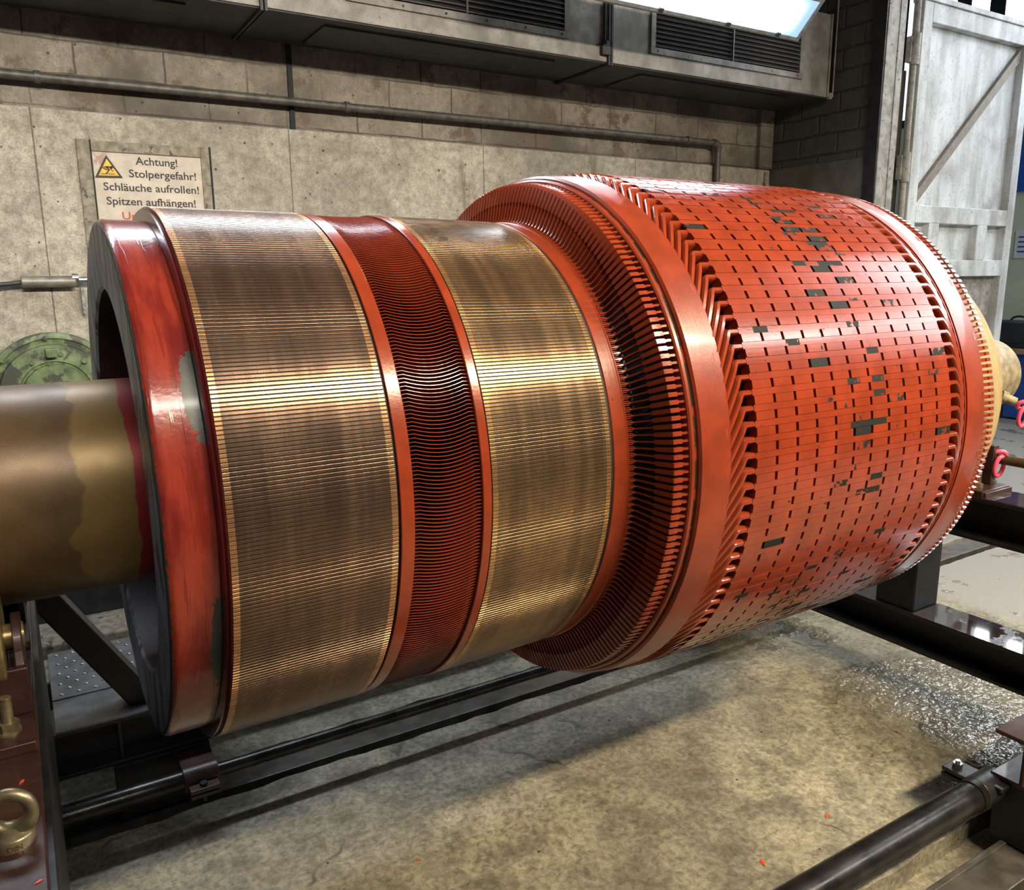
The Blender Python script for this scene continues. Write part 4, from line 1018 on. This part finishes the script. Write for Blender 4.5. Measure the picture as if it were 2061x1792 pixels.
MB().tube([(0.068, 2.92, 1.75), (-0.05, 2.915, 1.738), (-0.3, 2.91, 1.73), (-0.6, 2.91, 1.735)], 0.012, 12).obj('hose', M['rubber'], ln, smooth=60)
MB().cyl((0.315, 2.92, 1.76), (0.40, 2.92, 1.76), 0.018, 16).cyl((0.30, 2.92, 1.77), (0.33, 2.92, 1.77), 0.025, 16).obj('fitting', M['bright'], ln)
MB().box(0.333, 0.350, 2.90, 2.974, 1.58, 1.72).obj('hook_plate', M['bright'], ln, smooth=0, bevel=0.002)

# ================================================================== BACKGROUND HALL
bn = thing('workbench', (10.5, 2.6, 0), 'blue workbench with worn wooden top far behind the rotor at right', 'workbench')
MB().box(10.15, 10.95, 1.2, 3.95, 0.80, 0.86).obj('bench_top', M['wood'], bn, smooth=0, bevel=0.005)
MB().box(10.25, 10.93, 1.3, 2.05, 0.0, 0.80).obj('cabinet', M['blue'], bn, smooth=0, bevel=0.006)
MB().box(10.25, 10.93, 2.35, 3.2, 0.02, 0.80).obj('cabinet', M['blue'], bn, smooth=0, bevel=0.006)
for y in (3.82,):
    for x in (10.22, 10.88): MB().box(x - 0.03, x + 0.03, y - 0.03, y + 0.03, 0, 0.80).obj('leg', M['blue'], bn, smooth=0)
bgx = thing('tool_bag', (10.5, 3.2, 0.86), 'black soft tool bag with carry handle standing on the blue workbench', 'bag')
b = MB(); S = []
for z, k in ((0.86, 0.96), (0.90, 1.0), (1.10, 1.0), (1.16, 0.93), (1.185, 0.75)):
    S.append([Vector((10.36 + 0.13 * k * cx, 3.18 + 0.28 * k * cy, z)) for cx, cy in ((-1, -0.9), (-0.9, -1), (0.9, -1), (1, -0.9), (1, 0.9), (0.9, 1), (-0.9, 1), (-1, 0.9))])
b.rings(S); b.obj('body', M['bag'], bgx, bevel=0.008)
MB().tube([(10.36, 3.18 + 0.10 * cos(a), 1.175 + 0.06 * sin(a)) for a in [pi * k / 12 for k in range(13)]], 0.013, 10).obj('handle', M['bag'], bgx, smooth=60)
MB().box(10.215, 10.235, 2.98, 3.38, 0.93, 1.06).obj('front_pocket', M['bag'], bgx, smooth=0, bevel=0.006)
MB().cyl((10.222, 3.40, 1.08), (10.230, 3.40, 1.08), 0.018, 12).obj('buckle', M['bright'], bgx)
o = MB().box(10.96, 10.999, 3.25, 3.79, 2.745, 3.72).obj('blue_board', M['blue'], smooth=0); tag(o, 'blue board high on the pale green far wall', 'board')
ps = thing('notice_sheet', (10.99, 3.5, 2.1), 'white notice sheet with blue stripes pinned to the green far wall', 'poster')
MB().box(10.985, 10.999, 3.2, 3.66, 1.93, 2.27).obj('sheet', M['white_sheet'], ps, smooth=0)
for z in (2.0, 2.06, 2.12, 2.18): MB().box(10.982, 10.986, 3.25, 3.62, z, z + 0.02).obj('stripe', M['blue'], ps, smooth=0)

# ================================================================== PAINT FLAKES
def flake(x, y, z, a, s, label, grp):
    b = MB(); pts = [(-1, -0.25), (0.2, -0.35), (1, 0.1), (0.4, 0.4), (-0.3, 0.15)]
    R = Matrix.Rotation(a, 3, 'Z')
    b.rings([[Vector((x, y, z + h)) + R @ Vector((p * s, q * s, 0)) for p, q in pts] for h in (0.0, 0.0012)])
    o = b.obj('paint_flake', M['flake'], smooth=0); tag(o, label, 'paint flake', grp)
G1 = 'red paint flakes on the floor'; G2 = 'red paint flakes on the left stand'
flake(1.765, -0.59, 0.0008, 0.9, 0.018, 'larger red paint flake on the floor above the front tie pipe', G1)
flake(2.115, -0.55, 0.0008, 0.2, 0.014, 'small red paint flake on the floor toward the puddle', G1)
flake(0.88, -0.02, 0.0008, 2.0, 0.010, 'tiny red paint flake on the grey floor in the middle foreground', G1)
flake(-0.075, -0.545, 0.9205, 0.9, 0.008, 'orange-red flake on the left stand beam above the eye bolt', G2)
flake(-0.058, -0.83, 0.9205, 0.3, 0.006, 'orange-red flake on the left stand beam below the eye bolt', G2)
